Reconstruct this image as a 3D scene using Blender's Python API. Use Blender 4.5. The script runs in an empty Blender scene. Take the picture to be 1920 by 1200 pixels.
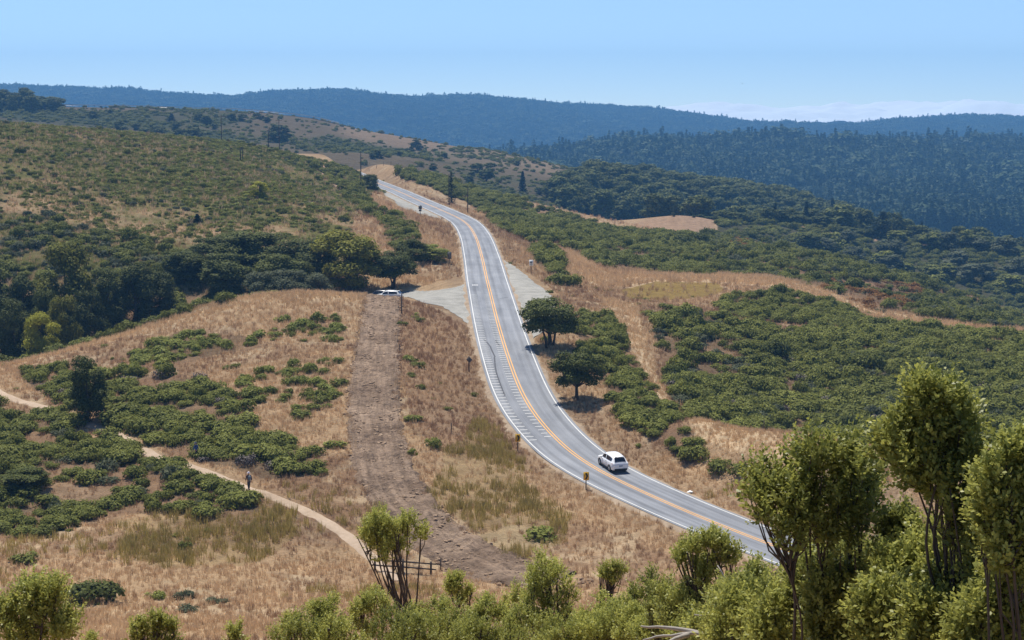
import bpy, bmesh, math, random
import numpy as np
from mathutils import Vector, Matrix

R = math.radians
rng = np.random.default_rng(7)
random.seed(7)
SC = bpy.context.scene
COL = SC.collection

# ------------------------------------------------------------------ camera
F = 3200.0                      # focal length in photo pixels (1920 wide)
HOR = 205.0                     # photo row of the horizon
PITCH = math.atan((600 - HOR) / F)
cam_d = bpy.data.cameras.new("camera")
cam_d.sensor_width = 36.0
cam_d.lens = 36.0 * F / 1920.0
cam_d.clip_start = 0.5
cam_d.clip_end = 60000
cam = bpy.data.objects.new("camera", cam_d)
COL.objects.link(cam)
cam.location = (0, 0, 0)
cam.rotation_euler = (math.pi / 2 - PITCH, 0, 0)
SC.camera = cam

# ------------------------------------------------------------------ world, sun
SUN_EL, SUN_AZ = R(66), R(-24)   # azimuth from +Y, negative = to the left
W = bpy.data.worlds.new("World")
SC.world = W
W.use_nodes = True
nt = W.node_tree
nt.nodes.clear()
sky = nt.nodes.new("ShaderNodeTexSky")
sky.sky_type = 'NISHITA'
sky.sun_disc = False
sky.sun_elevation = SUN_EL
sky.sun_rotation = SUN_AZ
sky.altitude = 700
sky.air_density = 0.55
sky.dust_density = 0.0
sky.ozone_density = 3.0
bg = nt.nodes.new("ShaderNodeBackground")
bg.inputs[1].default_value = 0.108
wo = nt.nodes.new("ShaderNodeOutputWorld")
nt.links.new(sky.outputs[0], bg.inputs[0])
nt.links.new(bg.outputs[0], wo.inputs[0])

sun_d = bpy.data.lights.new("sun", 'SUN')
sun_d.energy = 4.8
sun_d.angle = R(0.5)
sun_d.color = (1.0, 0.95, 0.87)
sun = bpy.data.objects.new("sun", sun_d)
COL.objects.link(sun)
sdir = Vector((math.sin(SUN_AZ) * math.cos(SUN_EL), math.cos(SUN_AZ) * math.cos(SUN_EL), math.sin(SUN_EL)))
sun.rotation_euler = sdir.to_track_quat('Z', 'Y').to_euler()

SC.view_settings.view_transform = 'Standard'
SC.view_settings.look = 'None'
SC.view_settings.gamma = 1.0
SC.view_settings.exposure = 0.55
SC.cycles.max_bounces = 6
SC.cycles.diffuse_bounces = 2
SC.cycles.glossy_bounces = 2
SC.cycles.transmission_bounces = 3
SC.cycles.transparent_max_bounces = 4
SC.cycles.volume_bounces = 0
SC.cycles.use_denoising = True

# ------------------------------------------------------------------ pixel <-> place
cp, sp = math.cos(PITCH), math.sin(PITCH)

def ray(px, py):
    """u = X/Y and t = Z/Y of the sight line through a photo pixel"""
    a = (np.asarray(px, float) - 960) / F
    b = (600 - np.asarray(py, float)) / F
    dy = cp + b * sp
    return a / dy, (b * cp - sp) / dy

def to_px(u, t):
    c = cp - t * sp
    return 960 + F * u / c, 600 - F * (t * cp + sp) / c

# ------------------------------------------------------------------ noise
def _hash(ix, iy, seed):
    h = (ix.astype(np.int64) * 374761393 + iy.astype(np.int64) * 668265263 + seed * 974634777) & 0xFFFFFFFF
    h = ((h ^ (h >> 13)) * 1274126177) & 0xFFFFFFFF
    return ((h ^ (h >> 16)) & 0xFFFF) / 65535.0

def vnoise(x, y, seed=0):
    ix, iy = np.floor(x), np.floor(y)
    fx, fy = x - ix, y - iy
    fx = fx * fx * (3 - 2 * fx); fy = fy * fy * (3 - 2 * fy)
    a = _hash(ix, iy, seed); b = _hash(ix + 1, iy, seed)
    c = _hash(ix, iy + 1, seed); d = _hash(ix + 1, iy + 1, seed)
    return (a + (b - a) * fx) * (1 - fy) + (c + (d - c) * fx) * fy

def fbm(x, y, scale, octv=4, seed=0):
    s = 0; amp = 1; tot = 0
    for o in range(octv):
        s = s + amp * vnoise(x / scale + o * 17.3, y / scale - o * 9.1, seed + o)
        tot += amp; amp *= 0.5; scale = scale * 0.5
    return s / tot

def sstep(a, b, x):
    t = np.clip((x - a) / (b - a), 0, 1)
    return t * t * (3 - 2 * t)

# ------------------------------------------------------------------ terrain control points
# (photo column, photo row, distance); tuples with a 4th item give the height z instead of the row
CP = []
for px in (-700, -200, 300, 700, 1100, 1500, 1920, 2600):
    for d, z in ((4, -2.4), (7, -3.2), (11, -4.5), (18, -6.6), (28, -9.4), (44, -14.3), (64, -21), (90, -29)):
        CP.append((px, None, d, z))
for px, d, z in ((-600, 120, -35), (0, 120, -36), (500, 120, -36), (900, 122, -36.3), (1300, 125, -37.5), (1650, 122, -36.4), (2000, 122, -36), (2500, 122, -36)):
    CP.append((px, None, d, z))
CP += [
 # meadow, trail, foot of the strip
 (-500, None, 150, -36), (0, 1050, 140), (300, 1000, 147), (500, 1010, 147), (750, 1075, 142), (900, 1065, 143.5), (1100, 1020, 149), (1200, 985, 155), (1350, 1050, 143),
 (1500, 1075, 140), (1750, 1110, 136), (2100, 1150, 135), (1000, 960, 158),
 (-400, 648, 262), (0, 735, 215), (100, 772, 200), (200, 805, 187), (280, 850, 175), (370, 880, 167), (467, 920, 159.5), (600, 975, 152), (700, 1045, 145),
 (0, 900, 165), (150, 960, 157), (300, 930, 160), (150, 870, 172), (-400, 900, 165),
 # knoll
 (0, 690, 236), (100, 665, 240), (200, 637, 243), (300, 603, 250), (420, 567, 258), (560, 549, 262), (690, 553, 264), (750, 560, 262), (830, 578, 255), (882, 615, 245),
 (100, 710, 220), (200, 690, 222), (300, 760, 192), (300, 680, 218), (450, 840, 174), (450, 720, 200), (450, 640, 226),
 (600, 850, 172), (600, 720, 200), (600, 620, 232), (700, 900, 163), (700, 800, 181), (700, 700, 204), (700, 620, 232),
 (850, 900, 165.5), (850, 800, 184), (850, 700, 208), (850, 640, 230), (900, 750, 196), (930, 850, 176), (800, 980, 153),
 # hollow behind the knoll
 (720, None, 294, -32.3), (640, None, 288, -32.6), (800, None, 286, -31.5), (850, 551, 282), (560, None, 283, -33), (420, None, 283, -36), (300, None, 280, -39),
 (200, None, 278, -41), (100, None, 276, -42.5), (0, None, 274, -44), (-400, None, 300, -50),
 # left hill
 (780, 505, 313), (850, 480, 330), (800, 470, 340), (760, 430, 375), (700, 470, 335), (700, 420, 375), (740, 398, 440), (770, 390, 478), (700, 362, 560), (640, 350, 520),
 (600, 500, 318), (600, 450, 345), (600, 380, 400), (600, 330, 500), (590, 299, 590), (620, 312, 620),
 (450, 505, 312), (450, 430, 345), (450, 350, 400), (450, 300, 480), (450, 277, 560),
 (300, 525, 306), (300, 430, 345), (300, 350, 395), (300, 290, 460), (300, 267, 520),
 (150, 545, 302), (150, 420, 345), (150, 330, 395), (150, 272, 450), (150, 250, 500),
 (0, 570, 297), (0, 420, 340), (0, 320, 385), (0, 262, 440), (0, 237, 490), (-400, 500, 330), (-400, 300, 390), (-400, 212, 480),
 (520, 282, 575), (560, 294, 590), (400, 272, 545),
 (-400, None, 720, -22), (0, None, 720, -26), (200, None, 720, -29), (400, None, 740, -32), (550, None, 760, -34),
 # far end of the road and the crest right of it
 (620, 297, 720), (700, 303, 690), (760, 316, 665), (820, 335, 640), (880, 355, 615), (960, 377, 592), (1040, 401, 575), (1110, 420, 560), (1180, 438, 548),
 (1340, 446, 556), (1500, 475, 528), (1640, 508, 503), (1760, 541, 483), (1830, 568, 468), (1920, 606, 455), (2300, 700, 440),
 (1000, 428, 480), (1100, 458, 430), (1200, 488, 415), (1000, 468, 368), (1050, 505, 330), (1010, 540, 290), (1080, 565, 272), (1060, 622, 240), (1035, 655, 229),
 (1085, 755, 201), (1100, 705, 215), (1150, 805, 188), (930, 405, 495), (1300, 490, 430), (1450, 500, 430), (1600, 540, 420), (1750, 580, 410), (1900, 625, 400),
 # bench and shrub field right of the road
 (1130, 527, 330), (1200, 546, 318), (1300, 541, 325), (1300, 517, 368), (1200, 515, 370), (1430, 521, 370), (1540, 544, 350), (1640, 590, 330), (1750, 603, 332), (1850, 612, 336),
 (1300, 612, 280), (1400, 575, 312), (1500, 620, 286), (1400, 665, 262), (1300, 715, 236), (1500, 715, 244), (1700, 665, 268), (1900, 640, 295), (1600, 785, 222), (1800, 775, 224),
 (1920, 740, 236), (1900, 835, 207), (1450, 790, 219), (2300, 760, 235), (1200, 640, 250), (1200, 755, 199), (1330, 765, 214),
 (1350, None, 196, -38.2), (1450, None, 195, -39.2), (1560, None, 189, -40), (1680, None, 184, -40.3), (1850, None, 180, -40.5),
 # grass bank beyond the bend
 (1290, 786, 186), (1400, 816, 176), (1520, 836, 168), (1640, 854, 162), (1750, 870, 157.5), (1920, 885, 154), (2300, 900, 152),
 (1250, 905, 171), (1400, 890, 165), (1500, 905, 159.5), (1600, 985, 149), (1750, 1005, 146), (1950, 1030, 143), (1330, 860, 176), (1220, 840, 181),
 # valley and the wooded ridges beyond
 (1400, None, 640, -52), (1600, None, 625, -62), (1800, None, 600, -72), (1920, None, 585, -76), (2300, None, 560, -85),
 (1250, 435, 600), (1200, 421, 680), (1270, 405, 690), (1340, 412, 705), (1405, 413, 755), (1504, 423, 778), (1552, 431, 780), (1690, 448, 770), (1810, 459, 770), (1920, 473, 760), (2300, 520, 740),
 (1600, 475, 715), (1800, 515, 680), (1920, 545, 660),
 (1150, 433, 770), (1270, None, 790, -58), (1400, None, 860, -66), (1600, None, 900, -82), (1800, None, 900, -95), (2200, None, 900, -110),
 (-400, 197, 1400), (0, 209, 1300), (130, 209, 1300), (320, 209, 1300), (390, 215, 1300), (530, 220, 1280), (600, 225, 1260), (640, 237, 1230), (700, 244, 1210), (760, 255, 1190), (820, 273, 1160),
 (870, 291, 1130), (930, 294, 1130), (960, 298, 1130), (1050, 319, 1100), (1120, 340, 1090), (1240, 352, 1120), (1400, 380, 1120), (1560, 412, 1120), (1700, None, 1120, -88), (1920, None, 1120, -102), (2300, None, 1120, -120),
 (0, 250, 980), (200, 250, 1000), (450, 262, 1000), (600, 282, 920), (700, 292, 900), (800, 322, 880), (900, 347, 850), (1000, 362, 900), (1000, 392, 800), (1100, 402, 880), (1250, 390, 960), (1400, 400, 1000),
 (700, None, 770, -37), (900, None, 740, -44), (1050, None, 720, -47),
 # forested ridge
 (-400, None, 1800, -60), (0, None, 1800, -70), (500, None, 1800, -85), (1000, None, 1500, -105), (1300, None, 1480, -112), (1600, 405, 1600), (1750, 432, 1450), (1920, 452, 1400), (2300, 480, 1400),
 (-400, 300, 2700), (0, 300, 2700), (600, 325, 2600), (800, 322, 2550), (960, 312, 2500), (1100, 308, 2500), (1200, 304, 2500), (1310, 299, 2500), (1450, 306, 2500), (1600, 309, 2550), (1750, 299, 2700), (1920, 288, 2900), (2300, 275, 3000),
 (1300, 330, 2050), (1600, 350, 2050), (1900, 360, 2050),
]
for px in (-600, 0, 500, 1000, 1500, 1920, 2500):
    CP.append((px, None, 3500, -150))
    CP.append((px, None, 6600, -260))
SKY = [(-600, 165), (-300, 160), (0, 158), (100, 165), (200, 166), (265, 164), (330, 176), (385, 180), (450, 178), (530, 172), (600, 170), (640, 170), (720, 176), (800, 186), (880, 178), (940, 184),
       (1000, 188), (1060, 190), (1120, 193), (1180, 200), (1240, 207), (1310, 214), (1370, 228), (1430, 238), (1480, 237), (1530, 246), (1590, 245), (1640, 233), (1700, 224), (1780, 220), (1850, 217),
       (1900, 222), (1960, 226), (2200, 222), (2500, 226)]
for px, py in SKY:
    CP.append((px, py + 9, 5200))
for px, py in ((-300, 225), (0, 225), (250, 232), (500, 240), (750, 246), (1000, 252), (1250, 262), (1500, 268), (1750, 262), (1920, 262), (2300, 262)):
    CP.append((px, py, 4300))

U = []; L = []; T = []
for c in CP:
    d = c[2]
    if c[1] is None:
        t = c[3] / d
        u = (c[0] - 960) / F * (cp - t * sp)
    else:
        u, t = ray(c[0], c[1])
    U.append(u); L.append(math.log(d)); T.append(t)
U = np.array(U); L = np.array(L); T = np.array(T)

def _k(r2):
    return 0.5 * r2 * np.log(r2 + 1e-12)

n = len(U)
A = np.zeros((n + 3, n + 3))
A[:n, :n] = _k((U[:, None] - U[None]) ** 2 + (L[:, None] - L[None]) ** 2) + np.eye(n) * 2e-5
A[:n, n] = 1; A[:n, n + 1] = U; A[:n, n + 2] = L
A[n:, :n] = A[:n, n:].T
SOL = np.linalg.solve(A, np.concatenate([T, np.zeros(3)]))

def tps(u, l):
    out = SOL[n] + SOL[n + 1] * u + SOL[n + 2] * l
    for i in range(n):
        out = out + SOL[i] * _k((u - U[i]) ** 2 + (l - L[i]) ** 2)
    return out

# grid: columns in u, rows in ln d (denser where the picture needs it)
NU = 820
gu = np.linspace(-0.47, 0.47, NU)
gl = np.concatenate([np.linspace(math.log(3), math.log(112), 130, endpoint=False),
                     np.linspace(math.log(112), math.log(720), 720, endpoint=False),
                     np.linspace(math.log(720), math.log(6600), 330)])
NL = len(gl)
# thin-plate field on a coarse grid, then cubic up-sampling
cu = np.linspace(-0.48, 0.48, 150)
cl = np.linspace(math.log(2.9), math.log(6700), 560)
coarse = tps(cu[:, None] + 0 * cl[None], cl[None] + 0 * cu[:, None])

def cubic_matrix(src, dst):
    h = src[1] - src[0]
    f = (dst - src[0]) / h
    i = np.clip(np.floor(f).astype(int), 1, len(src) - 3)
    x = f - i
    M = np.zeros((len(dst), len(src)))
    w = [(-x + 2 * x ** 2 - x ** 3) / 2, (2 - 5 * x ** 2 + 3 * x ** 3) / 2, (x + 4 * x ** 2 - 3 * x ** 3) / 2, (-x ** 2 + x ** 3) / 2]
    rows = np.arange(len(dst))
    for k in range(4):
        M[rows, i + k - 1] += w[k]
    return M

TT = cubic_matrix(cu, gu) @ coarse @ cubic_matrix(cl, gl).T
D = np.exp(gl)[None] + 0 * gu[:, None]
GX = gu[:, None] * D
GY = D
GZ = TT * D
# relief
rel = sstep(40, 130, D)
GZ = GZ + rel * (fbm(GX, GY, 9, 4, 3) - 0.5) * 0.9 * sstep(700, 300, D) \
        + rel * (fbm(GX, GY, 2.2, 3, 9) - 0.5) * 0.30 * sstep(600, 200, D)
gul = fbm(GX + 0.35 * GY, GY * 0.3, 330, 4, 21) - 0.5
GZ = GZ + gul * 75 * sstep(1500, 2600, D) * (1 - 0.55 * sstep(4700, 5150, D))
GZ = GZ + (fbm(GX, GY * 0.5, 90, 4, 25) - 0.5) * 9 * sstep(720, 950, D) * sstep(1500, 1200, D) * 0.6

# ------------------------------------------------------------------ road centre line
RC = [(1800, 1150, 130, -38.6), (1620, 1085, 139, -38.4), (1468, 1030, 148, -38.2), (1390, 1000, 153, -37.95), (1300, 965, 159, -37.75), (1200, 920, 167, -37.3), (1130, 888, 173, -36.9), (1070, 850, 181, -36.4), (1030, 810, 189, -35.7),
      (1000, 775, 196, -34.9), (975, 730, 206.5, -33.9), (960, 690, 217, -32.9), (945, 645, 232, -31.9), (932, 600, 250, -30.9), (922, 560, 271, -30.1), (912, 520, 298, -29.4),
      (903, 480, 335, -28.8), (890, 440, 388, -28.5), (870, 415, 430, -28.25), (830, 395, 472, -28.0), (790, 378, 515, -27.8), (750, 360, 575, -27.6), (715, 346, 613, -27.0), (690, 336, 645, -26.4), (670, 327, 676, -25.7), (655, 321, 700, -25.2), (640, 318, 730, -25.4), (610, 318, 770, -27)]
rc = []
for px, py, d, z in RC:
    u, t = ray(px, py)
    rc.append((u * d, d, t * d))
rc = np.array(rc)

def spline(P, step):
    """centripetal-free Catmull-Rom through P, resampled evenly"""
    P = np.asarray(P, float)
    Q = np.vstack([2 * P[0] - P[1], P, 2 * P[-1] - P[-2]])
    out = []
    for i in range(1, len(Q) - 2):
        s = np.linspace(0, 1, 24, endpoint=False)[:, None]
        a, b, c, d = Q[i - 1], Q[i], Q[i + 1], Q[i + 2]
        out.append(0.5 * (2 * b + (c - a) * s + (2 * a - 5 * b + 4 * c - d) * s ** 2 + (3 * b - a - 3 * c + d) * s ** 3))
    out.append(Q[-2][None])
    out = np.vstack(out)
    seg = np.linalg.norm(np.diff(out, axis=0), axis=1)
    acc = np.concatenate([[0], np.cumsum(seg)])
    m = max(2, int(acc[-1] / step))
    s = np.linspace(0, acc[-1], m)
    return np.stack([np.interp(s, acc, out[:, k]) for k in range(out.shape[1])], 1)

def smooth(P, it):
    P = P.copy()
    for _ in range(it):
        P[1:-1] = 0.25 * P[:-2] + 0.5 * P[1:-1] + 0.25 * P[2:]
    return P

road = spline(rc, 1.0)
road = smooth(road, 60)
RN = len(road)
tan = np.gradient(road, axis=0)
tan[:, 2] = 0
tan /= np.linalg.norm(tan, axis=1)[:, None]
nrm = np.stack([tan[:, 1], -tan[:, 0], 0 * tan[:, 0]], 1)     # to the right when driving away
RW = 3.35                                                    # half width between the white lines

def near_path(X, Y, path, rmax):
    """distance, index to the nearest path point for points within rmax (others inf)"""
    sh = X.shape
    X = X.ravel(); Y = Y.ravel()
    dist = np.full(X.shape, 1e9); idx = np.zeros(X.shape, int)
    box = (X > path[:, 0].min() - rmax) & (X < path[:, 0].max() + rmax) & (Y > path[:, 1].min() - rmax) & (Y < path[:, 1].max() + rmax)
    ids = np.nonzero(box)[0]
    for s in range(0, len(ids), 20000):
        k = ids[s:s + 20000]
        d2 = (X[k, None] - path[None, :, 0]) ** 2 + (Y[k, None] - path[None, :, 1]) ** 2
        j = d2.argmin(1)
        dist[k] = np.sqrt(d2[np.arange(len(k)), j]); idx[k] = j
    return dist.reshape(sh), idx.reshape(sh)

rd, ri = near_path(GX, GY, road[::2], 16)
ri = np.minimum(ri * 2, RN - 1)
w_road = 1 - sstep(4.6, 13, rd)
GZ = GZ * (1 - w_road) + (road[ri, 2] - 0.22) * w_road

# ------------------------------------------------------------------ sampling the ground
def H(x, y):
    x = np.asarray(x, float); y = np.asarray(y, float)
    u = np.clip(x / y, gu[0], gu[-1] - 1e-9)
    l = np.clip(np.log(y), gl[0], gl[-1] - 1e-9)
    fu = (u - gu[0]) / (gu[1] - gu[0])
    iu = np.clip(fu.astype(int), 0, NU - 2)
    il = np.clip(np.searchsorted(gl, l) - 1, 0, NL - 2)
    a = fu - iu
    b = (l - gl[il]) / (gl[il + 1] - gl[il])
    return (GZ[iu, il] * (1 - a) + GZ[iu + 1, il] * a) * (1 - b) + (GZ[iu, il + 1] * (1 - a) + GZ[iu + 1, il + 1] * a) * b

_dd = np.exp(np.linspace(math.log(60), math.log(6500), 9000))

def hit(px, py, dmin=60):
    u, t = ray(px, py)
    dd = _dd[_dd > dmin]
    z = H(u * dd, dd)
    k = np.nonzero(z >= t * dd)[0]
    if len(k) == 0:
        k = [np.argmax(z - t * dd)]
    d = dd[k[0]]
    return np.array([u * d, d, H(u * d, d)])

def ground(px, d):
    """the ground at distance d under photo column px"""
    u = (px - 960) / F
    for _ in range(3):
        t = H(u * d, d) / d
        u = (px - 960) / F * (cp - t * sp)
    return np.array([u * d, d, float(H(u * d, d))])

def row_of(p):
    return to_px(p[0] / p[1], p[2] / p[1])

# ------------------------------------------------------------------ small helpers
def tag(o, label=None, cat=None, group=None, kind=None):
    if label: o["label"] = label
    if cat: o["category"] = cat
    if group: o["group"] = group
    if kind: o["kind"] = kind
    return o

def link(name, data, parent=None, loc=None, rot=None, scale=None):
    o = bpy.data.objects.new(name, data)
    COL.objects.link(o)
    if parent is not None: o.parent = parent
    if loc is not None: o.location = loc
    if rot is not None: o.rotation_euler = rot
    if scale is not None: o.scale = (scale, scale, scale) if np.isscalar(scale) else scale
    return o

def empty(name, loc, rz=0.0):
    o = bpy.data.objects.new(name, None)
    COL.objects.link(o)
    o.empty_display_size = 0.3
    o.location = loc
    o.rotation_euler = (0, 0, rz)
    return o

def np_mesh(name, V, faces, mats=(), midx=None, attrs=None, smooth_=False):
    """mesh from numpy: faces is an (n,3) or (n,4) array, or a list of such arrays"""
    me = bpy.data.meshes.new(name)
    V = np.asarray(V, np.float32)
    fl = faces if isinstance(faces, list) else [faces]
    fl = [np.asarray(f, np.int32) for f in fl if len(f)]
    me.vertices.add(len(V))
    me.vertices.foreach_set("co", V.ravel())
    loops = np.concatenate([f.ravel() for f in fl])
    cnt = np.concatenate([np.full(len(f), f.shape[1], np.int32) for f in fl])
    me.loops.add(len(loops))
    me.loops.foreach_set("vertex_index", loops)
    me.polygons.add(len(cnt))
    st = np.concatenate([[0], np.cumsum(cnt)[:-1]]).astype(np.int32)
    me.polygons.foreach_set("loop_start", st)
    me.polygons.foreach_set("loop_total", cnt)
    for m in mats: me.materials.append(m)
    if midx is not None: me.polygons.foreach_set("material_index", np.asarray(midx, np.int32))
    if attrs:
        for k, a in attrs.items():
            a = np.asarray(a, np.float32)
            if a.ndim == 1:
                me.attributes.new(k, 'FLOAT', 'POINT').data.foreach_set("value", a)
            elif a.shape[1] == 2:
                at = me.attributes.new(k, 'FLOAT2', 'POINT'); at.data.foreach_set("vector", a.ravel())
            else:
                at = me.attributes.new(k, 'FLOAT_COLOR', 'POINT')
                at.data.foreach_set("color", np.concatenate([a, np.ones((len(a), 1), np.float32)], 1).ravel())
    if smooth_:
        me.polygons.foreach_set("use_smooth", np.ones(len(cnt), bool))
    me.update(calc_edges=True)
    me.validate()
    return me

class MB:
    """collects boxes, tubes and quads into one mesh"""
    def __init__(self):
        self.v = []; self.q = []; self.t = []; self.n = 0
    def add(self, V, Q=(), T=()):
        V = np.asarray(V, float)
        if len(Q): self.q.append(np.asarray(Q) + self.n)
        if len(T): self.t.append(np.asarray(T) + self.n)
        self.v.append(V); self.n += len(V)
        return self
    def box(self, c, s, M=None):
        x, y, z = np.array(s) / 2.0
        V = np.array([(-x, -y, -z), (x, -y, -z), (x, y, -z), (-x, y, -z), (-x, -y, z), (x, -y, z), (x, y, z), (-x, y, z)])
        if M is not None: V = V @ np.array(M).T
        V = V + np.array(c)
        return self.add(V, [(0, 3, 2, 1), (4, 5, 6, 7), (0, 1, 5, 4), (1, 2, 6, 5), (2, 3, 7, 6), (3, 0, 4, 7)])
    def tube(self, P, r, n=6, cap=True):
        P = np.asarray(P, float); r = np.broadcast_to(np.asarray(r, float), (len(P),))
        T = np.gradient(P, axis=0); T /= np.linalg.norm(T, axis=1)[:, None] + 1e-9
        ref = np.array([0.31, 0.95, 0.05]) if abs(T[0][1]) < 0.9 else np.array([0.95, 0.1, 0.3])
        A = np.cross(T, ref); A /= np.linalg.norm(A, axis=1)[:, None] + 1e-9
        B = np.cross(T, A)
        a = np.linspace(0, 2 * math.pi, n, endpoint=False)
        V = P[:, None] + r[:, None, None] * (np.cos(a)[None, :, None] * A[:, None] + np.sin(a)[None, :, None] * B[:, None])
        m = len(P); Q = []
        for i in range(m - 1):
            for k in range(n):
                Q.append((i * n + k, i * n + (k + 1) % n, (i + 1) * n + (k + 1) % n, (i + 1) * n + k))
        Vs = V.reshape(-1, 3)
        Tt = []
        if cap:
            Vs = np.vstack([Vs, P[0], P[-1]])
            for k in range(n):
                Tt.append((m * n, (k + 1) % n, k)); Tt.append((m * n + 1, (m - 1) * n + k, (m - 1) * n + (k + 1) % n))
        return self.add(Vs, Q, Tt)
    def mesh(self, name, mat=None, smooth_=False):
        f = []
        if self.q: f.append(np.vstack(self.q))
        if self.t: f.append(np.vstack(self.t))
        return np_mesh(name, np.vstack(self.v), f, [mat] if mat else [], smooth_=smooth_)
    def build(self, name, mat, parent=None, loc=None, rot=None, smooth_=False):
        return link(name, self.mesh(name, mat, smooth_), parent, loc, rot)

# ------------------------------------------------------------------ materials
def mat_new(name):
    m = bpy.data.materials.new(name)
    m.use_nodes = True
    t = m.node_tree
    t.nodes.clear()
    return m, t, t.nodes.new("ShaderNodeOutputMaterial")

def N(t, typ, **kw):
    n_ = t.nodes.new(typ)
    for k, v in kw.items(): setattr(n_, k, v)
    return n_

def plain(name, col, rough=0.6, metal=0.0, spec=0.3, var=0.12, scale=3.0):
    """principled paint with a little procedural wear"""
    m, t, out = mat_new(name)
    b = N(t, "ShaderNodeBsdfPrincipled")
    tc = N(t, "ShaderNodeTexCoord"); no = N(t, "ShaderNodeTexNoise")
    no.inputs["Scale"].default_value = scale; no.inputs["Detail"].default_value = 4
    t.links.new(tc.outputs["Object"], no.inputs["Vector"])
    mx = N(t, "ShaderNodeMix", data_type='RGBA')
    mx.inputs[6].default_value = (*[c * (1 - var) for c in col], 1); mx.inputs[7].default_value = (*[min(1, c * (1 + var)) for c in col], 1)
    t.links.new(no.outputs[0], mx.inputs[0])
    t.links.new(mx.outputs[2], b.inputs["Base Color"])
    b.inputs["Roughness"].default_value = rough; b.inputs["Metallic"].default_value = metal
    b.inputs["Specular IOR Level"].default_value = spec
    t.links.new(b.outputs[0], out.inputs[0])
    return m

def leaf_mat(name, dark, light, trans=0.3, spec=0.06, rough=0.6):
    """foliage: the colour runs dark..light by leaf (lv), by plant (tint) and at random"""
    m, t, out = mat_new(name)
    lv = N(t, "ShaderNodeAttribute", attribute_name="lv")
    ti = N(t, "ShaderNodeAttribute", attribute_name="tint", attribute_type='INSTANCER')
    oi = N(t, "ShaderNodeObjectInfo")
    a1 = N(t, "ShaderNodeMath", operation='MULTIPLY'); a1.inputs[1].default_value = 0.55
    t.links.new(lv.outputs["Fac"], a1.inputs[0])
    a2 = N(t, "ShaderNodeMath", operation='MULTIPLY_ADD'); a2.inputs[1].default_value = 0.30
    t.links.new(oi.outputs["Random"], a2.inputs[0]); t.links.new(a1.outputs[0], a2.inputs[2])
    a3 = N(t, "ShaderNodeMath", operation='MULTIPLY_ADD', use_clamp=True); a3.inputs[1].default_value = 0.40
    t.links.new(ti.outputs["Fac"], a3.inputs[0]); t.links.new(a2.outputs[0], a3.inputs[2])
    mx = N(t, "ShaderNodeMix", data_type='RGBA')
    mx.inputs[6].default_value = (*dark, 1); mx.inputs[7].default_value = (*light, 1)
    t.links.new(a3.outputs[0], mx.inputs[0])
    b = N(t, "ShaderNodeBsdfPrincipled")
    b.inputs["Roughness"].default_value = rough
    b.inputs["Specular IOR Level"].default_value = spec
    t.links.new(mx.outputs[2], b.inputs["Base Color"])
    tr = N(t, "ShaderNodeBsdfTranslucent")
    hs = N(t, "ShaderNodeHueSaturation"); hs.inputs["Value"].default_value = 1.25; hs.inputs["Hue"].default_value = 0.485
    t.links.new(mx.outputs[2], hs.inputs["Color"]); t.links.new(hs.outputs[0], tr.inputs[0])
    ms = N(t, "ShaderNodeMixShader"); ms.inputs[0].default_value = trans
    t.links.new(b.outputs[0], ms.inputs[1]); t.links.new(tr.outputs[0], ms.inputs[2])
    t.links.new(ms.outputs[0], out.inputs[0])
    return m

def ground_mat(name, bump=0.5, gain=0.22, near=True):
    """colour attribute broken up by procedural grain"""
    m, t, out = mat_new(name)
    at = N(t, "ShaderNodeAttribute", attribute_name="Col")
    geo = N(t, "ShaderNodeNewGeometry")
    ns = []
    for sc_, det in ((0.55, 5), (4.0, 4)) if near else ((0.05, 6), (0.3, 3)):
        no = N(t, "ShaderNodeTexNoise"); no.inputs["Scale"].default_value = sc_; no.inputs["Detail"].default_value = det; no.inputs["Roughness"].default_value = 0.65
        t.links.new(geo.outputs["Position"], no.inputs["Vector"]); ns.append(no)
    ad = N(t, "ShaderNodeMath", operation='ADD'); t.links.new(ns[0].outputs[0], ad.inputs[0]); t.links.new(ns[1].outputs[0], ad.inputs[1])
    mr = N(t, "ShaderNodeMapRange"); mr.inputs[1].default_value = 0.55; mr.inputs[2].default_value = 1.45
    mr.inputs[3].default_value = 1 - gain * 2; mr.inputs[4].default_value = 1 + gain * 1.6
    t.links.new(ad.outputs[0], mr.inputs[0])
    mu = N(t, "ShaderNodeVectorMath", operation='SCALE')
    t.links.new(at.outputs["Color"], mu.inputs[0]); t.links.new(mr.outputs[0], mu.inputs["Scale"])
    b = N(t, "ShaderNodeBsdfDiffuse"); b.inputs["Roughness"].default_value = 0.8
    t.links.new(mu.outputs[0], b.inputs["Color"])
    bp = N(t, "ShaderNodeBump"); bp.inputs["Strength"].default_value = bump; bp.inputs["Distance"].default_value = 0.25 if near else 4
    t.links.new(ad.outputs[0], bp.inputs["Height"]); t.links.new(bp.outputs[0], b.inputs["Normal"])
    t.links.new(b.outputs[0], out.inputs[0])
    return m

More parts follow.
